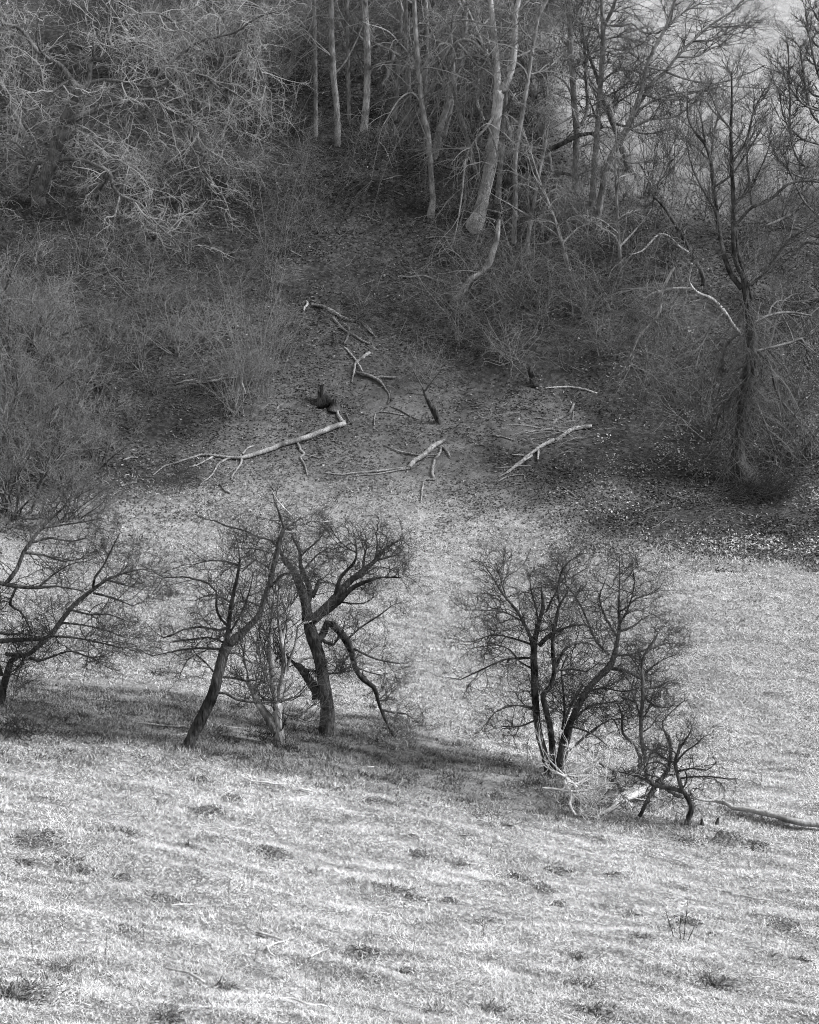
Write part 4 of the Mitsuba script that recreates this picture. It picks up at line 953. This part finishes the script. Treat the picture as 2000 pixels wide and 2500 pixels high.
tree_growth('tall_beech_growth', 15, 2.2, 14, ('mat_bark_beech', 'mat_twig_grey'), 'droop', 1.0, 0.8)
tree_growth('tall_ash_growth', 13, -2.0, 13, ('mat_bark_mid', 'mat_twig_mid'), 'beech', 1.2, 0.8)
for k, (u, v, g, sc, lab) in enumerate([
    (700, 190, 'beech', 0.8, 'tall grey tree at the top left of the straight grey trunks'), (620, 120, 'ash', 0.9, 'tall dim tree at the top edge above the old tree right boughs'), (930, 210, 'ash', 0.9, 'dim tree just right of the palest trunk, further back'), (990, 300, 'beech', 0.8, 'grey tree between the palest trunk and the slim trunk'),
    (1110, 250, 'ash', 1.0, 'dim tree behind the tilted trunk'), (1150, 150, 'beech', 0.9, 'grey tree far back at the top behind the thick beech'), (1240, 330, 'beech', 0.9, 'grey tree right behind the broken top of the thick beech'), (1310, 240, 'ash', 0.9, 'dim tree at the field edge left of the upright beeches'),
    (1010, 100, 'ash', 0.9, 'dim tree at the top edge in the middle'), (840, 110, 'beech', 0.85, 'grey tree at the top edge behind the palest trunk'), (1340, 420, 'beech', 0.75, 'grey tree left of the upright beeches, hung with drooping twigs'), (1540, 420, 'ash', 0.8, 'dim tree on the field edge right of the windswept beech'),
    (1290, 620, 'beech', 0.55, 'small drooping tree right of the foot of the thick beech'), (1400, 700, 'beech', 0.5, 'small drooping tree left of the pale bent boughs'),
    (1510, 690, 'beech', 0.5, 'small drooping tree above the pale bent boughs'), (60, 330, 'ash', 0.8, 'dim tree at the left edge behind the old tree'), (300, 180, 'ash', 0.9, 'dim tree behind the crown of the old tree'), (460, 200, 'ash', 0.9, 'dim tree right of the crown of the old tree')]):
    p = ground_hit(u, v)[0][0]
    key = name_thing('woodland_tree')
    scene[key] = {'type': 'instance', 'shapegroup': {'type': 'ref', 'id': f'tall_{g}_growth'}, 'to_world': T().translate(p.tolist()).rotate([0, 0, 1], (k * 97) % 360).scale([sc, sc, sc * (0.9 + 0.06 * (k % 5))])}
    for part in ('limbs', 'twigs'):
        labels[f'{key}__{part}'] = {'kind': 'stuff'}
    tag(key, lab, 'tree', 'bare trees of the wood')

# ================================================================ dead wood on the woodland floor
GL = 'dead logs on the woodland floor'
def log(paths, o, mat, label, name='fallen_log', cat='log', up=0.6):
    lying(name_thing(name), paths, o[0], o[1], mat, label, cat, GL, up=up)

log(['2030,985,6;2036,1030,11;2055,1070,14;2072,1090,18;2005,1108,19;1902,1152,19;1822,1182,19;1732,1204,18;1652,1232,17;1600,1250,16;1500,1282,15;1440,1290,12;1370,1285,10;1280,1270,9;1200,1270,8;1100,1300,7;1000,1330,6;920,1390,3', '1440,1285,9;1380,1290,8;1320,1320,8;1280,1380,6;1200,1450,4', '1450,1270,8;1450,1320,7;1400,1390,6;1395,1420,4', '1460,1265,7;1490,1225,6;1530,1210,4', '1280,1275,6;1180,1330,5;1110,1345,3'],
    W4, 'mat_dead_wood', 'long pale fallen log left of centre, forking into thin branches at its left end', up=1.0)
log(['190,1190,9;210,1240,9;230,1265,8;205,1280,7;230,1320,7;250,1390,4', '230,1265,6;280,1270,5;320,1285,3'], W5, 'mat_dead_wood', 'crooked white branch lying below the long pale log', 'fallen_branch', 'branch')
log(['500,1070,5;490,1045,6;484,1020,7', '520,1080,6;505,1076,5'], W5, 'mat_dead_dim', 'torn splinter of wood at the right end of the long log', 'broken_root', 'root', up=1.5)
log(['1078,1178,11;1010,1222,16;955,1270,17;930,1292,16;890,1312,16;862,1352,14', '1050,1222,9;1040,1262,7;960,1270,6;850,1255,6;770,1235,5;700,1200,3', '1040,1262,9;1010,1310,9;1000,1380,10;1012,1420,8;960,1412,6;940,1470,6;930,1550,4', '862,1350,8;800,1350,8;700,1362,7;560,1372,6;460,1385,5;340,1370,3', '1055,1215,10;1082,1240,8;1112,1282,4', '840,1352,6;680,1380,5;520,1392,3'],
    W5, 'mat_dead_wood', 'short broken pale log in the middle with long thin branches trailing left', up=1.0)
log(['1730,1185,14;1640,1230,12;1560,1290,10;1480,1350,8;1400,1400,4', '1960,1105,14;1900,1112,16;1830,1125,14;1740,1190,12', '1600,1268,8;1500,1340,7;1440,1382,4', '1390,1430,4;1450,1396,5;1550,1385,5;1552,1412,3', '1550,1270,5;1480,1265,4', '1380,1345,3;1500,1335,5;1590,1330,4', '1640,1235,8;1635,1300,5'], W5, 'mat_dead_wood', 'bundle of splintered pale boughs lying slantwise right of centre', 'splintered_boughs', 'branches', up=1.2)
log(['1850,955,8;1838,1000,9;1800,1030,10;1740,1058,10;1725,1092,6', '1850,1000,6;1845,1060,4', '1740,1058,6;1650,1040,5;1610,1040,3'], W5, 'mat_dead_dim', 'curved pale bough just above the splintered boughs', 'fallen_branch', 'branch')
log(['1450,1080,3;1560,1088,5;1725,1112,6;1800,1130,4', '1560,1135,4;1640,1118,5;1725,1100,4'], W5, 'mat_dead_wood', 'thin pale sticks left of the splintered boughs', 'fallen_branch', 'branch')
log(['275,370,11;340,382,13;400,412,13;450,442,11;510,462,9;580,472,8;620,510,6;660,560,4', '400,440,10;470,520,9;530,550,8;620,600,7', '460,470,7;500,505,7;490,560,7;470,600,5', '580,480,7;640,540,5'], W5, 'mat_dead_dim', 'grey log with several branches lying high on the slope left of the middle', up=1.2)
log(['240,345,8;250,365,8;230,385,8;225,405,6'], W5, 'mat_dead_wood', 'small pale hooked stub at the upper end of the grey branched log', 'fallen_branch', 'branch', up=1.5)
log(['470,615,6;500,650,7;540,700,8;582,768,5', '622,650,12;570,690,12;540,712,9;530,760,7;514,832,4'], W5, 'mat_dead_wood', 'forked pale branch just below the grey branched log', 'fallen_branch', 'branch')
log(['545,775,11;600,790,12;660,812,11;700,842,8;720,872,6;742,905,6;735,962,5', '640,805,9;700,800,8;780,800,6', '745,875,5;757,942,5'], W5, 'mat_dead_dim', 'log lying with its lower end bent down, below the forked pale branch', up=1.1)
log(['750,972,5;820,1002,6;890,1042,5;935,1055,3'], W5, 'mat_dead_dim', 'thin stick pointing down to the right under the bent log', 'fallen_branch', 'branch')
log(['650,1090,4;660,1012,5;720,1006,5;830,1025,4'], W5, 'mat_dead_wood', 'thin pale bent stick left of the dark snag', 'fallen_branch', 'branch')
log(['800,188,5;870,197,8;960,190,9;1040,217,10;1110,232,9;1180,230,7'], W5, 'mat_bark_mid', 'long thin branch lying across the slope left of the leaning broken trunk', 'fallen_branch', 'branch')
log(['1330,1140,4;1400,1150,5;1490,1175,4', '1250,1200,4;1310,1205,4'], W5, 'mat_dead_wood', 'thin pale stick alone on the leaves left of the splintered boughs', 'fallen_branch', 'branch')
log(['1060,842,6;1150,822,8;1230,832,8;1340,815,8;1430,800,5', '1220,830,6;1290,800,5;1380,770,3'], W4, 'mat_dead_wood', 'pale crooked branch lying left of the dead snag', 'fallen_branch', 'branch', up=1.5)
log(['1190,900,5;1290,907,7;1390,922,5'], W4, 'mat_dead_dim', 'grey branch lying under the pale crooked branch left of the snag', 'fallen_branch', 'branch', up=1.2)
log(['310,942,7;420,925,8;530,910,5'], W4, 'mat_bark_dark', 'dark pole lying among the bushes on the left', 'fallen_branch', 'branch', up=2)
log(['570,845,11;640,890,11;700,942,7'], W4, 'mat_bark_dark', 'dark log lying slantwise left of the brushwood', up=1.2)
log(['740,1300,6;770,1285,7;830,1282,6'], W4, 'mat_dead_wood', 'short white stick at the foot of the wood on the left', 'fallen_branch', 'branch')
log(['730,1455,6;760,1442,8;822,1430,8'], W4, 'mat_dead_dim', 'short grey branch on the grass below the wood on the left', 'fallen_branch', 'branch')
log(['1320,1440,6;1350,1475,6;1385,1495,4'], W4, 'mat_bark_mid', 'short dark stick below the long pale log', 'fallen_branch', 'branch')
log(['75,865,5;180,857,7;280,862,7;390,895,6'], W6, 'mat_bark_lichen', 'thin curved branch lying above the splintered boughs on the right', 'fallen_branch', 'branch')
log(['180,1455,5;230,1490,6;280,1535,4'], W6, 'mat_dead_dim', 'short stick on the pale leaves below the splintered boughs', 'fallen_branch', 'branch')
log(['600,430,7;545,432,7;500,425,6'], W4, 'mat_dead_dim', 'short grey branch high on the left slope', 'fallen_branch', 'branch')
for k, (t, lab) in enumerate([('1300,640,5;1400,660,6;1500,690,4', 'dark stick high on the slope left of the thick beech'), ('700,1090,5;770,1070,6;820,1060,4', 'pale stick on the dark floor left of the slim trunk'), ('770,1155,5;830,1185,6', 'short pale stick on the floor below the slim trunk'), ('1040,870,5;1120,890,6;1230,930,5', 'stick lying between the slim trunk and the thick beech'),
                              ('1010,985,5;1080,1010,6;1190,1030,4', 'stick lying left of the foot of the thick beech'), ('1270,1262,6;1360,1275,8;1420,1295,7', 'log end lying right of the foot of the thick beech'), ('960,1440,5;1060,1432,7;1140,1440,6;1210,1470,4', 'branched stick on the floor below the thick beech')]):
    log([t], W1, ('mat_dead_dim', 'mat_dead_wood')[k % 2], lab, 'fallen_branch', 'branch')

traced('leaning_broken_trunk', (1090, 745), *W5, ['1105,365,20;1170,290,18;1220,212,18;1290,162,17;1340,110,18;1370,20,17;1390,-40,14;1400,-160,11'], ['1365,165,10;1400,260,9;1440,350,9;1462,415,8', '1170,290,10;1120,380,8;1060,420,6;960,470,4', '1220,215,8;1300,230,6;1360,300,5;1400,400,3', '1170,300,8;1200,420,6;1260,520,5;1330,620,3', '1120,370,9;1180,480,7;1190,600,6;1210,670,4', '1290,162,7;1180,150,5;1060,170,3'],
       ('mat_bark_lichen', 'mat_bark_mid', 'mat_twig_mid'), 'droop', dens=1.5, size=0.55, flare=0.1, spread=0.3)
tag('leaning_broken_trunk', 'broken grey trunk leaning on a prop in the middle of the slope', 'tree')
traced('standing_snag', (575, 1010), *W4, ['1405,1010,15;1420,930,14;1435,850,12;1442,800,10;1458,758,6'], ['1445,800,6;1465,850,5;1478,890,4', '1420,980,7;1390,1060,5;1360,1120,3'], ('mat_dead_dim', 'mat_dead_wood', 'mat_twig_grey'), None, flare=0.2)
tag('standing_snag', 'pale dead snag standing on the left slope beside the hazel whips', 'snag')
traced('dark_snag', (1072, 1032), *W5, ['1045,1068,19;1012,1000,19;980,940,15;960,900,11;940,848,6'], ['980,940,7;1030,990,4', '960,900,6;900,890,5;840,885,3', '950,880,6;1010,800,4;1060,740,3', '945,860,5;900,780,4;860,700,2'], ('mat_bark_dark', 'mat_bark_mid', 'mat_twig_mid'), None, flare=0.2)
tag('dark_snag', 'dark rotten snag leaning to the left in the middle of the slope', 'snag')
stump('dark_stump', 1305, 940, 0.9, 9, 'small dark upright stump with a pale tip on the slope right of the middle', lean=-0.3)
stump('hollow_stump', 795, 985, 0.8, 18, 'black hollow stump just above the right end of the long pale log', lean=-0.25)
stump('hollow_stump_001', 815, 1000, 0.45, 14, 'low black rotten stump between the hollow stump and the long log', lean=0.3)

brush('brushwood_heap', 860, 800, 90, (0.8, 2.2), 'heap of dead sticks under the grey branched log', mat='mat_twig_mid', rad=1.0, az=-0.6)
brush('brushwood_heap_001', 500, 945, 150, (0.8, 2.4), 'heap of dead sticks left of the standing snag', mat='mat_twig_mid', rad=1.2, az=-0.3)
brush('brushwood_heap_002', 470, 1170, 110, (0.6, 2.0), 'dark heap of fine sticks under the left end of the long pale log', mat='mat_twig_dark', rad=0.8, az=3.9)
brush('brushwood_heap_003', 1380, 1060, 70, (0.8, 2.2), 'pale sticks strewn over the splintered boughs', mat='mat_twig_pale', rad=0.9, az=3.3, elev=(0, 10))
brush('brushwood_heap_004', 1140, 830, 240, (0.8, 2.6), 'heap of dark sticks at the foot of the leaning broken trunk', mat='mat_twig_dark', rad=1.6)
brush('brushwood_heap_009', 1200, 740, 160, (0.8, 2.6), 'tangle of roots and dead limbs under the leaning broken trunk', mat='mat_twig_mid', rad=1.3, r=0.02)
brush('root_mound_sticks', 1845, 1205, 520, (0.6, 1.8), 'dark matted twigs covering the root mound of the many-stemmed tree', mat='mat_twig_dark', rad=0.8, az=-0.8, elev=(0, 50))
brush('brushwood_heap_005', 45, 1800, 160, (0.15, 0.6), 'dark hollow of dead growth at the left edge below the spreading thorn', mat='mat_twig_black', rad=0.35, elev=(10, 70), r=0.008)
brush('brushwood_heap_006', 1600, 1955, 90, (0.2, 0.7), 'dark dry roots and stems under the middle of the bleached fallen tree', mat='mat_twig_dark', rad=0.4, elev=(10, 80), r=0.007)
brush('brushwood_heap_007', 1450, 1975, 70, (0.2, 0.6), 'dark dry stems under the left end of the bleached fallen tree', mat='mat_twig_dark', rad=0.4, elev=(10, 80), r=0.006)
brush('brushwood_heap_008', 660, 1820, 60, (0.15, 0.5), 'dark brush at the left of the foot of the elder', mat='mat_twig_black', rad=0.2, elev=(5, 60), r=0.007)


def floor_twigs():
    """The general scatter of thin dead twigs over the woodland floor."""
    rng = rng_for('floor_twigs')
    x, y = scatter(4200, 99, 136, rng, 1.2)
    keep = rng.random(len(x)) < wood_amount(x, y, noise_np(x, y), sstep)
    x, y = x[keep], y[keep]
    n = len(x)
    a, e = rng.uniform(0, 2 * np.pi, n), np.radians(rng.uniform(-5, 50, n) * rng.random(n))
    d = np.stack([np.cos(a) * np.cos(e), np.sin(a) * np.cos(e), np.sin(e)], 1)
    p = np.stack([x, y, height(x, y) + 0.03], 1)
    P, R = grow(p, d, rng.uniform(0.3, 1.5, n), rng.uniform(0.007, 0.016, n), 4, rng, wander=0.2, curl=0.05)
    pale = rng.random(n) < 0.25
    put('fallen_twigs', tubes(P[~pale], R[~pale], 3), 'mat_twig_mid')
    tag('fallen_twigs', 'thin dead twigs strewn over the woodland floor', 'twigs', kind='stuff')
    put('pale_fallen_twigs', tubes(P[pale], R[pale], 3), 'mat_twig_pale')
    tag('pale_fallen_twigs', 'pale thin dead twigs strewn over the woodland floor', 'twigs', kind='stuff')


floor_twigs()


# ================================================================ molehills, tussocks and weeds of the near slope
def molehill(u, v, wpx, label, hgt=0.075):
    key = name_thing('molehill')
    rng = rng_for(key)
    c, m = ground_hit(u, v)
    c, R = c[0], wpx * m[0] / 2
    BARE.append((c[0], c[1], R))
    n = 21
    X, Y = np.meshgrid(np.linspace(-1.2, 1.2, n), np.linspace(-1.2, 1.2, n))
    ph = rng.uniform(0, 99, 2)
    x, y = c[0] + X * R + 0.3 * R * Y, c[1] + Y * R * rng.uniform(0.9, 1.5)
    rr = np.hypot(X, Y) + 1.5 * (meshkit.fbm(np.stack([X * 1.7 + ph[0], Y * 1.7 + ph[1], 0 * X], -1), 3, 5) - 0.42)
    lump = meshkit.fbm(np.stack([x * 11, y * 11, 0 * x], -1), 3, 8)
    z = height(x, y) - 0.04 + (hgt + 0.05) * np.clip(1.1 - rr, 0, 1) ** 0.7 * (0.35 + 1.3 * lump)
    i, j = np.meshgrid(np.arange(n - 1), np.arange(n - 1), indexing='ij')
    a = i * n + j
    F = np.concatenate([np.stack([a, a + 1, a + n + 1], -1).reshape(-1, 3), np.stack([a, a + n + 1, a + n], -1).reshape(-1, 3)])
    F = F[(rr.ravel()[F] < 1.1).any(1)]
    put(f'{key}__mound', (np.column_stack([x.ravel(), y.ravel(), z.ravel()]), F), 'mat_soil')
    k = int(90 + 160 * R)
    a, r = rng.uniform(0, 2 * np.pi, k), R * np.sqrt(rng.uniform(0, 1.6, k))
    px, py = c[0] + r * np.cos(a), c[1] + r * np.sin(a) * 1.2
    ctr = np.stack([px, py, height(px, py) + hgt * 0.6 * np.clip(1.1 - (r / R) ** 2, 0.1, 1) + 0.01], 1)
    tet = np.array([[1, 1, 1], [1, -1, -1], [-1, 1, -1], [-1, -1, 1]]) * 0.6
    V = ctr[:, None] + tet[None] * rng.uniform(0.010, 0.032, (k, 1, 1)) * rng.uniform(0.5, 1.4, (k, 4, 3))
    F = (np.array([[0, 1, 2], [0, 2, 3], [0, 3, 1], [1, 3, 2]])[None] + np.arange(k)[:, None, None] * 4).reshape(-1, 3)
    q = put(f'{key}__crumbs', (V.reshape(-1, 3), F), 'mat_soil')
    labels[q] = {'kind': 'stuff'}
    k = int(30 + 50 * R)
    a, r = rng.uniform(0, 2 * np.pi, k), R * np.sqrt(rng.uniform(0.1, 1.9, k))
    V, F = blades(c[0] + r * np.cos(a), c[1] + 1.2 * r * np.sin(a), rng.uniform(0.08, 0.2, k), rng.uniform(0.012, 0.026, k), rng, sink=-0.03)
    q = put(f'{key}__grass_blades', (V, F), 'mat_grass')
    labels[q] = {'kind': 'stuff'}
    tag(key, label, 'molehill', 'molehills and scraped earth in the near grass')


def tussock(u, v, wpx, label, hgt=0.28, n=260, mat='mat_tussock', group='darker grass tussocks in the near grass'):
    key = name_thing('grass_tussock')
    rng = rng_for(key)
    c, m = ground_hit(u, v)
    c, R = c[0], wpx * m[0] / 2
    n = int(n * 0.8 * (0.5 + R))
    R *= 1.25
    a, r = rng.uniform(0, 2 * np.pi, n), R * np.abs(rng.normal(0, 0.6, n))
    x, y = c[0] + r * np.cos(a), c[1] + 1.2 * r * np.sin(a)
    out = np.stack([np.cos(a), np.sin(a), np.zeros(n)], 1)
    d = out * rng.uniform(0.2, 1.6, (n, 1)) + rng.normal(0, 0.55, (n, 3)) + [0.2, -0.2, 0.8]
    L = hgt * rng.uniform(0.5, 1.3, n) * np.clip(1.1 - 0.45 * r / R, 0.4, 1)
    P, _ = grow(np.stack([x, y, height(x, y) - 0.02], 1), d, L, np.ones(n), 3, rng, wander=0.12, trop=(0.06, -0.06, -0.28))
    w = norm(np.cross(P[:, 1] - P[:, 0], rng.normal(0, 1, (n, 3)))) * rng.uniform(0.006, 0.014, (n, 1))
    V = np.stack([P[:, 0] - w, P[:, 0] + w, P[:, 1] - w, P[:, 1] + w, P[:, 2] - 0.7 * w, P[:, 2] + 0.7 * w, P[:, 3]], 1).reshape(-1, 3)
    F = (np.array([[0, 1, 3], [0, 3, 2], [2, 3, 5], [2, 5, 4], [4, 5, 6]])[None] + np.arange(n)[:, None, None] * 7).reshape(-1, 3)
    put(f'{key}__blades', (V, F), mat)
    labels[f'{key}__blades'] = {'kind': 'stuff'}
    tag(key, label, 'grass tussock', group)


MARKS = [(450, 2385, 'curved white stick'), (680, 2330, 'hooked stick'), (1660, 2262, 'four-stemmed sapling'), (456, 1835, 'leaning tree foot'), (682, 1825, 'elder foot'), (800, 1795, 'gnarled tree foot'), (1350, 1900, 'hawthorn foot'), (1678, 2012, 'crooked thorn foot'), (1732, 2014, 'pair of stumps'), (1860, 1995, 'long log'), (645, 1912, 'thin crest branch'),
         (30, 2440, 'lower left corner tussock'), (1995, 2495, 'lower right corner'), (1000, 2495, 'middle of the bottom edge'), (85, 2055, 'long scraped patch'), (402, 2192, 'largest dark molehill'), (1268, 2150, 'long leafy molehill'), (1915, 2264, 'right edge molehill'), (1746, 2400, 'broad tangled tussock'), (780, 1915, 'right end of the crest branch'), (1168, 1995, 'wide grassy molehill'), (10, 1725, 'spreading thorn foot'), (418, 1453, 'lone meadow tussock')]
USED = set()


def where(u, v):
    """Names the place by the nearest thing one can find, never twice the same way."""
    for m in sorted(MARKS, key=lambda m: (m[0] - u) ** 2 + 2 * (m[1] - v) ** 2):
        du, dv = u - m[0], v - m[1]
        far = 'close ' if math.hypot(du, dv) < 90 else ('' if math.hypot(du, dv) < 260 else 'well ')
        side = ('right of' if du > 0 else 'left of') if abs(du) > 1.4 * abs(dv) else ('below' if dv > 0 else 'above')
        text = f'{far}{side} the {m[2]}'
        if text not in USED:
            USED.add(text)
            return text


MOLE = 'small dark scrape of crumbly earth'
for u, v, w, lab in [(85, 2055, 120, 'long scraped patch of dark earth near the left edge of the near slope'), (205, 2125, 50, MOLE), (503, 1983, 80, 'dark leafy molehill on the near slope, below the leaning tree'), (491, 1906, 52, 'pale edged molehill just below the foot of the leaning tree'), (564, 1948, 60, MOLE), (668, 2084, 80, 'dark crumbly molehill left of centre, above the curved stick'),
                     (402, 2192, 95, 'largest dark molehill left of centre, with a pale stick across it'), (300, 2145, 44, MOLE), (312, 2270, 50, MOLE), (910, 1956, 56, MOLE), (1168, 1995, 80, 'wide grassy molehill below the bank, left of the hawthorn foot'), (1011, 2047, 66, MOLE), (1027, 2091, 58, MOLE), (1268, 2150, 95, 'long dark leafy molehill right of centre on the near slope'),
                     (1325, 2172, 50, MOLE), (1096, 2204, 44, MOLE), (1214, 1942, 40, MOLE), (885, 2328, 70, MOLE), (991, 2374, 40, MOLE), (1681, 2054, 66, 'round leafy molehill below the crooked thorn'), (1772, 2049, 100, 'wide leafy molehill below the pair of small stumps'), (1848, 2063, 50, MOLE), (1367, 2130, 66, MOLE), (1509, 2140, 56, MOLE), (1915, 2264, 100, 'long dark molehill near the right edge, beyond the four-stemmed sapling'),
                     (1680, 2249, 64, 'molehill just behind the four-stemmed sapling'), (1640, 2265, 36, MOLE), (1320, 2162, 40, MOLE), (1365, 2208, 40, MOLE), (1745, 2284, 34, MOLE)]:
    molehill(u, v, w, lab if lab != MOLE else MOLE + ', ' + where(u, v))
USED.clear()
TUS = 'darker grass tussock'
for u, v, w, lab, hgt, n in [(30, 2440, 190, 'big dark grass tussock in the lower left corner', 0.38, 900), (110, 2400, 130, 'dark sprawling grass tussock right of the one in the lower left corner', 0.3, 600), (154, 2370, 90, TUS, 0.26, 300), (170, 2100, 70, 'dark tufted tussock left, beside the long scraped patch', 0.3, 350), (57, 2108, 44, TUS, 0.26, 200), (243, 2037, 50, TUS, 0.24, 220), (300, 2033, 70, TUS, 0.24, 260), (458, 2066, 70, TUS, 0.24, 240),
                             (392, 1964, 36, TUS, 0.2, 140), (543, 2410, 60, TUS, 0.26, 260), (405, 2484, 90, 'dark tussock at the bottom edge left of centre', 0.34, 420), (763, 2131, 60, TUS, 0.24, 240), (960, 2176, 130, 'long low dark tussock in the middle of the near slope', 0.22, 520), (1010, 2192, 70, TUS, 0.2, 240), (1177, 2252, 60, TUS, 0.24, 240), (1064, 2472, 60, TUS, 0.28, 260), (1194, 2466, 90, TUS, 0.28, 380), (1746, 2402, 140, 'broad dark tussock of tangled blades low on the right', 0.3, 700),
                             (1422, 2406, 80, TUS, 0.26, 320), (1884, 2339, 90, TUS, 0.24, 320), (1454, 2474, 90, TUS, 0.28, 360), (1539, 2234, 40, TUS, 0.2, 150), (1238, 2014, 34, 'low dark tuft below the wide grassy molehill', 0.2, 140), (1410, 2340, 90, TUS, 0.24, 320), (1560, 2288, 80, TUS, 0.22, 260), (1955, 2345, 50, TUS, 0.24, 200), (1120, 2110, 90, TUS, 0.18, 260), (870, 2160, 90, TUS, 0.2, 300)]:
    tussock(u, v, w, lab if lab != TUS else TUS + ', ' + where(u, v), hgt * 0.85, int(n * 1.2))
tussock(418, 1453, 34, 'lone dark tussock in the pale meadow beyond the leaning tree', 0.55, 260, 'mat_twig_dark', None)
tussock(378, 1647, 36, 'small dark tussock on the bank left of the leaning tree', 0.4, 160, 'mat_twig_dark', None)
tussock(905, 1728, 36, 'dark clump of grass on the bank right of the gnarled tree', 0.3, 160, 'mat_twig_dark', None)


def weed(key, stems, label, group=None, mat='mat_twig_black', r=0.005):
    """Thin stiff dead stems standing where the ground is: (u0, v0, u1, v1) foot and tip."""
    rng = rng_for(key)
    for k, (u0, v0, u1, v1) in enumerate(stems):
        p, m = ground_hit(u0, v0)
        q, _ = at(u1, v1, p[0][1] + rng.normal(0, 0.05))
        n = 6
        P = p[0] + (q - p[0]) * np.linspace(-0.04, 1, n)[:, None] + np.vstack([np.zeros(3), rng.normal(0, 0.008, (n - 1, 3))])
        R = np.linspace(1.3, 0.7, n)[None] * r
        p2, d2, r2 = sprout(P[None], R, 5, rng, 0.35, (40, 15))
        P2, R2 = grow(p2, d2, rng.uniform(0.04, 0.12, len(p2)) * (0.5 + np.linalg.norm(q - p[0])), r2 * 0.7, 2, rng)
        put(key if len(stems) == 1 else f'{key}__stem', join([tubes(P[None], R, 4), tubes(P2, R2, 3)]), mat)
    tag(key, label, 'weed', group)


c7 = lambda a: [(1300 + S4 * x0, 1900 + S4 * y0, 1300 + S4 * x1, 1900 + S4 * y1) for x0, y0, x1, y1 in a]
weed('dead_sapling', c7([(850, 955, 800, 785), (890, 968, 885, 840), (910, 970, 935, 725), (938, 978, 980, 878)]), 'four thin dark sapling stems standing together low on the right', r=0.009)
labels['dead_sapling']['category'] = 'sapling'
WG = 'thin dead weed stems in the near grass'
USED.clear()
WL = 'thin dead weed stem'
for s in [(621, 2348, 648, 2180), (786, 2465, 780, 2376), (758, 1912, 765, 1871), (1066, 2470, 1066, 2437), (747, 2440, 748, 2360), (1104, 2490, 1100, 2420), (1232, 2470, 1226, 2400), (80, 2335, 76, 2270), (258, 2330, 262, 2270), (350, 2300, 348, 2240), (152, 2265, 151, 2230), (1180, 2290, 1178, 2220), (1300, 2260, 1298, 2200), (1480, 2430, 1476, 2380), (1860, 2310, 1862, 2250), (1650, 2020, 1650, 1985), (905, 2300, 908, 2235), (1010, 2330, 1013, 2262), (560, 2200, 558, 2150), (1835, 2235, 1840, 2215)]:
    weed(name_thing('dead_weed'), [s], WL + ' ' + where(*s[:2]), WG, 'mat_twig_dark', 0.004)
WB = 'short dead weed stem'
rng0 = np.random.default_rng(5)
for (u, v, hh) in [(254, 1720, 34), (258, 1722, 26), (262, 1718, 40), (166, 1715, 40), (170, 1712, 30), (60, 1690, 30), (300, 1670, 24), (440, 1665, 16), (15, 1740, 28), (140, 1755, 26), (520, 1740, 24), (560, 1700, 20), (730, 1872, 24), (1120, 1790, 30), (1100, 1785, 26), (1140, 1795, 24), (1165, 1800, 22), (960, 1780, 18), (1085, 1775, 20), (885, 1868, 18), (785, 1880, 16), (1765, 1960, 26), (1770, 1962, 34), (1792, 1965, 20), (1800, 1968, 18), (1857, 1918, 20), (1902, 1925, 20), (1972, 1995, 16), (1990, 1955, 10), (1860, 1905, 14)]:
    weed(name_thing('bank_weed'), [(u, v, u + rng0.normal(0, 3), v - hh)], WB + ' ' + where(u, v), 'thin dead weed stems on the bank' if u < 1300 else 'thin dead weed stems by the long log', 'mat_twig_black', 0.006)


def foot_grass():
    """Long uncut grass standing round the feet of the trees of the bank."""
    rng = rng_for('foot_grass')
    xs, ys = [], []
    for u, v, R in [(456, 1832, 0.5), (682, 1823, 0.5), (800, 1795, 0.75), (1350, 1899, 0.7), (1578, 1930, 0.5), (1676, 2012, 0.35), (6, 1728, 0.6), (1800, 1985, 0.6), (1900, 2010, 0.6)]:
        c = ground_hit(u, v)[0][0]
        n = int(420 * R)
        a, r = rng.uniform(0, 2 * np.pi, n), R * np.sqrt(rng.random(n))
        xs.append(c[0] + r * np.cos(a)); ys.append(c[1] + r * np.sin(a))
    x, y = np.concatenate(xs), np.concatenate(ys)
    put('foot_grass', blades(x, y, rng.uniform(0.12, 0.36, len(x)), rng.uniform(0.008, 0.02, len(x)), rng, (45, 88)), 'mat_rough_shade')
    tag('foot_grass', 'long dull grass standing round the tree feet and the fallen wood', 'grass', kind='stuff')


foot_grass()

grass_fields()
TOTAL = sum(TRIS.values())
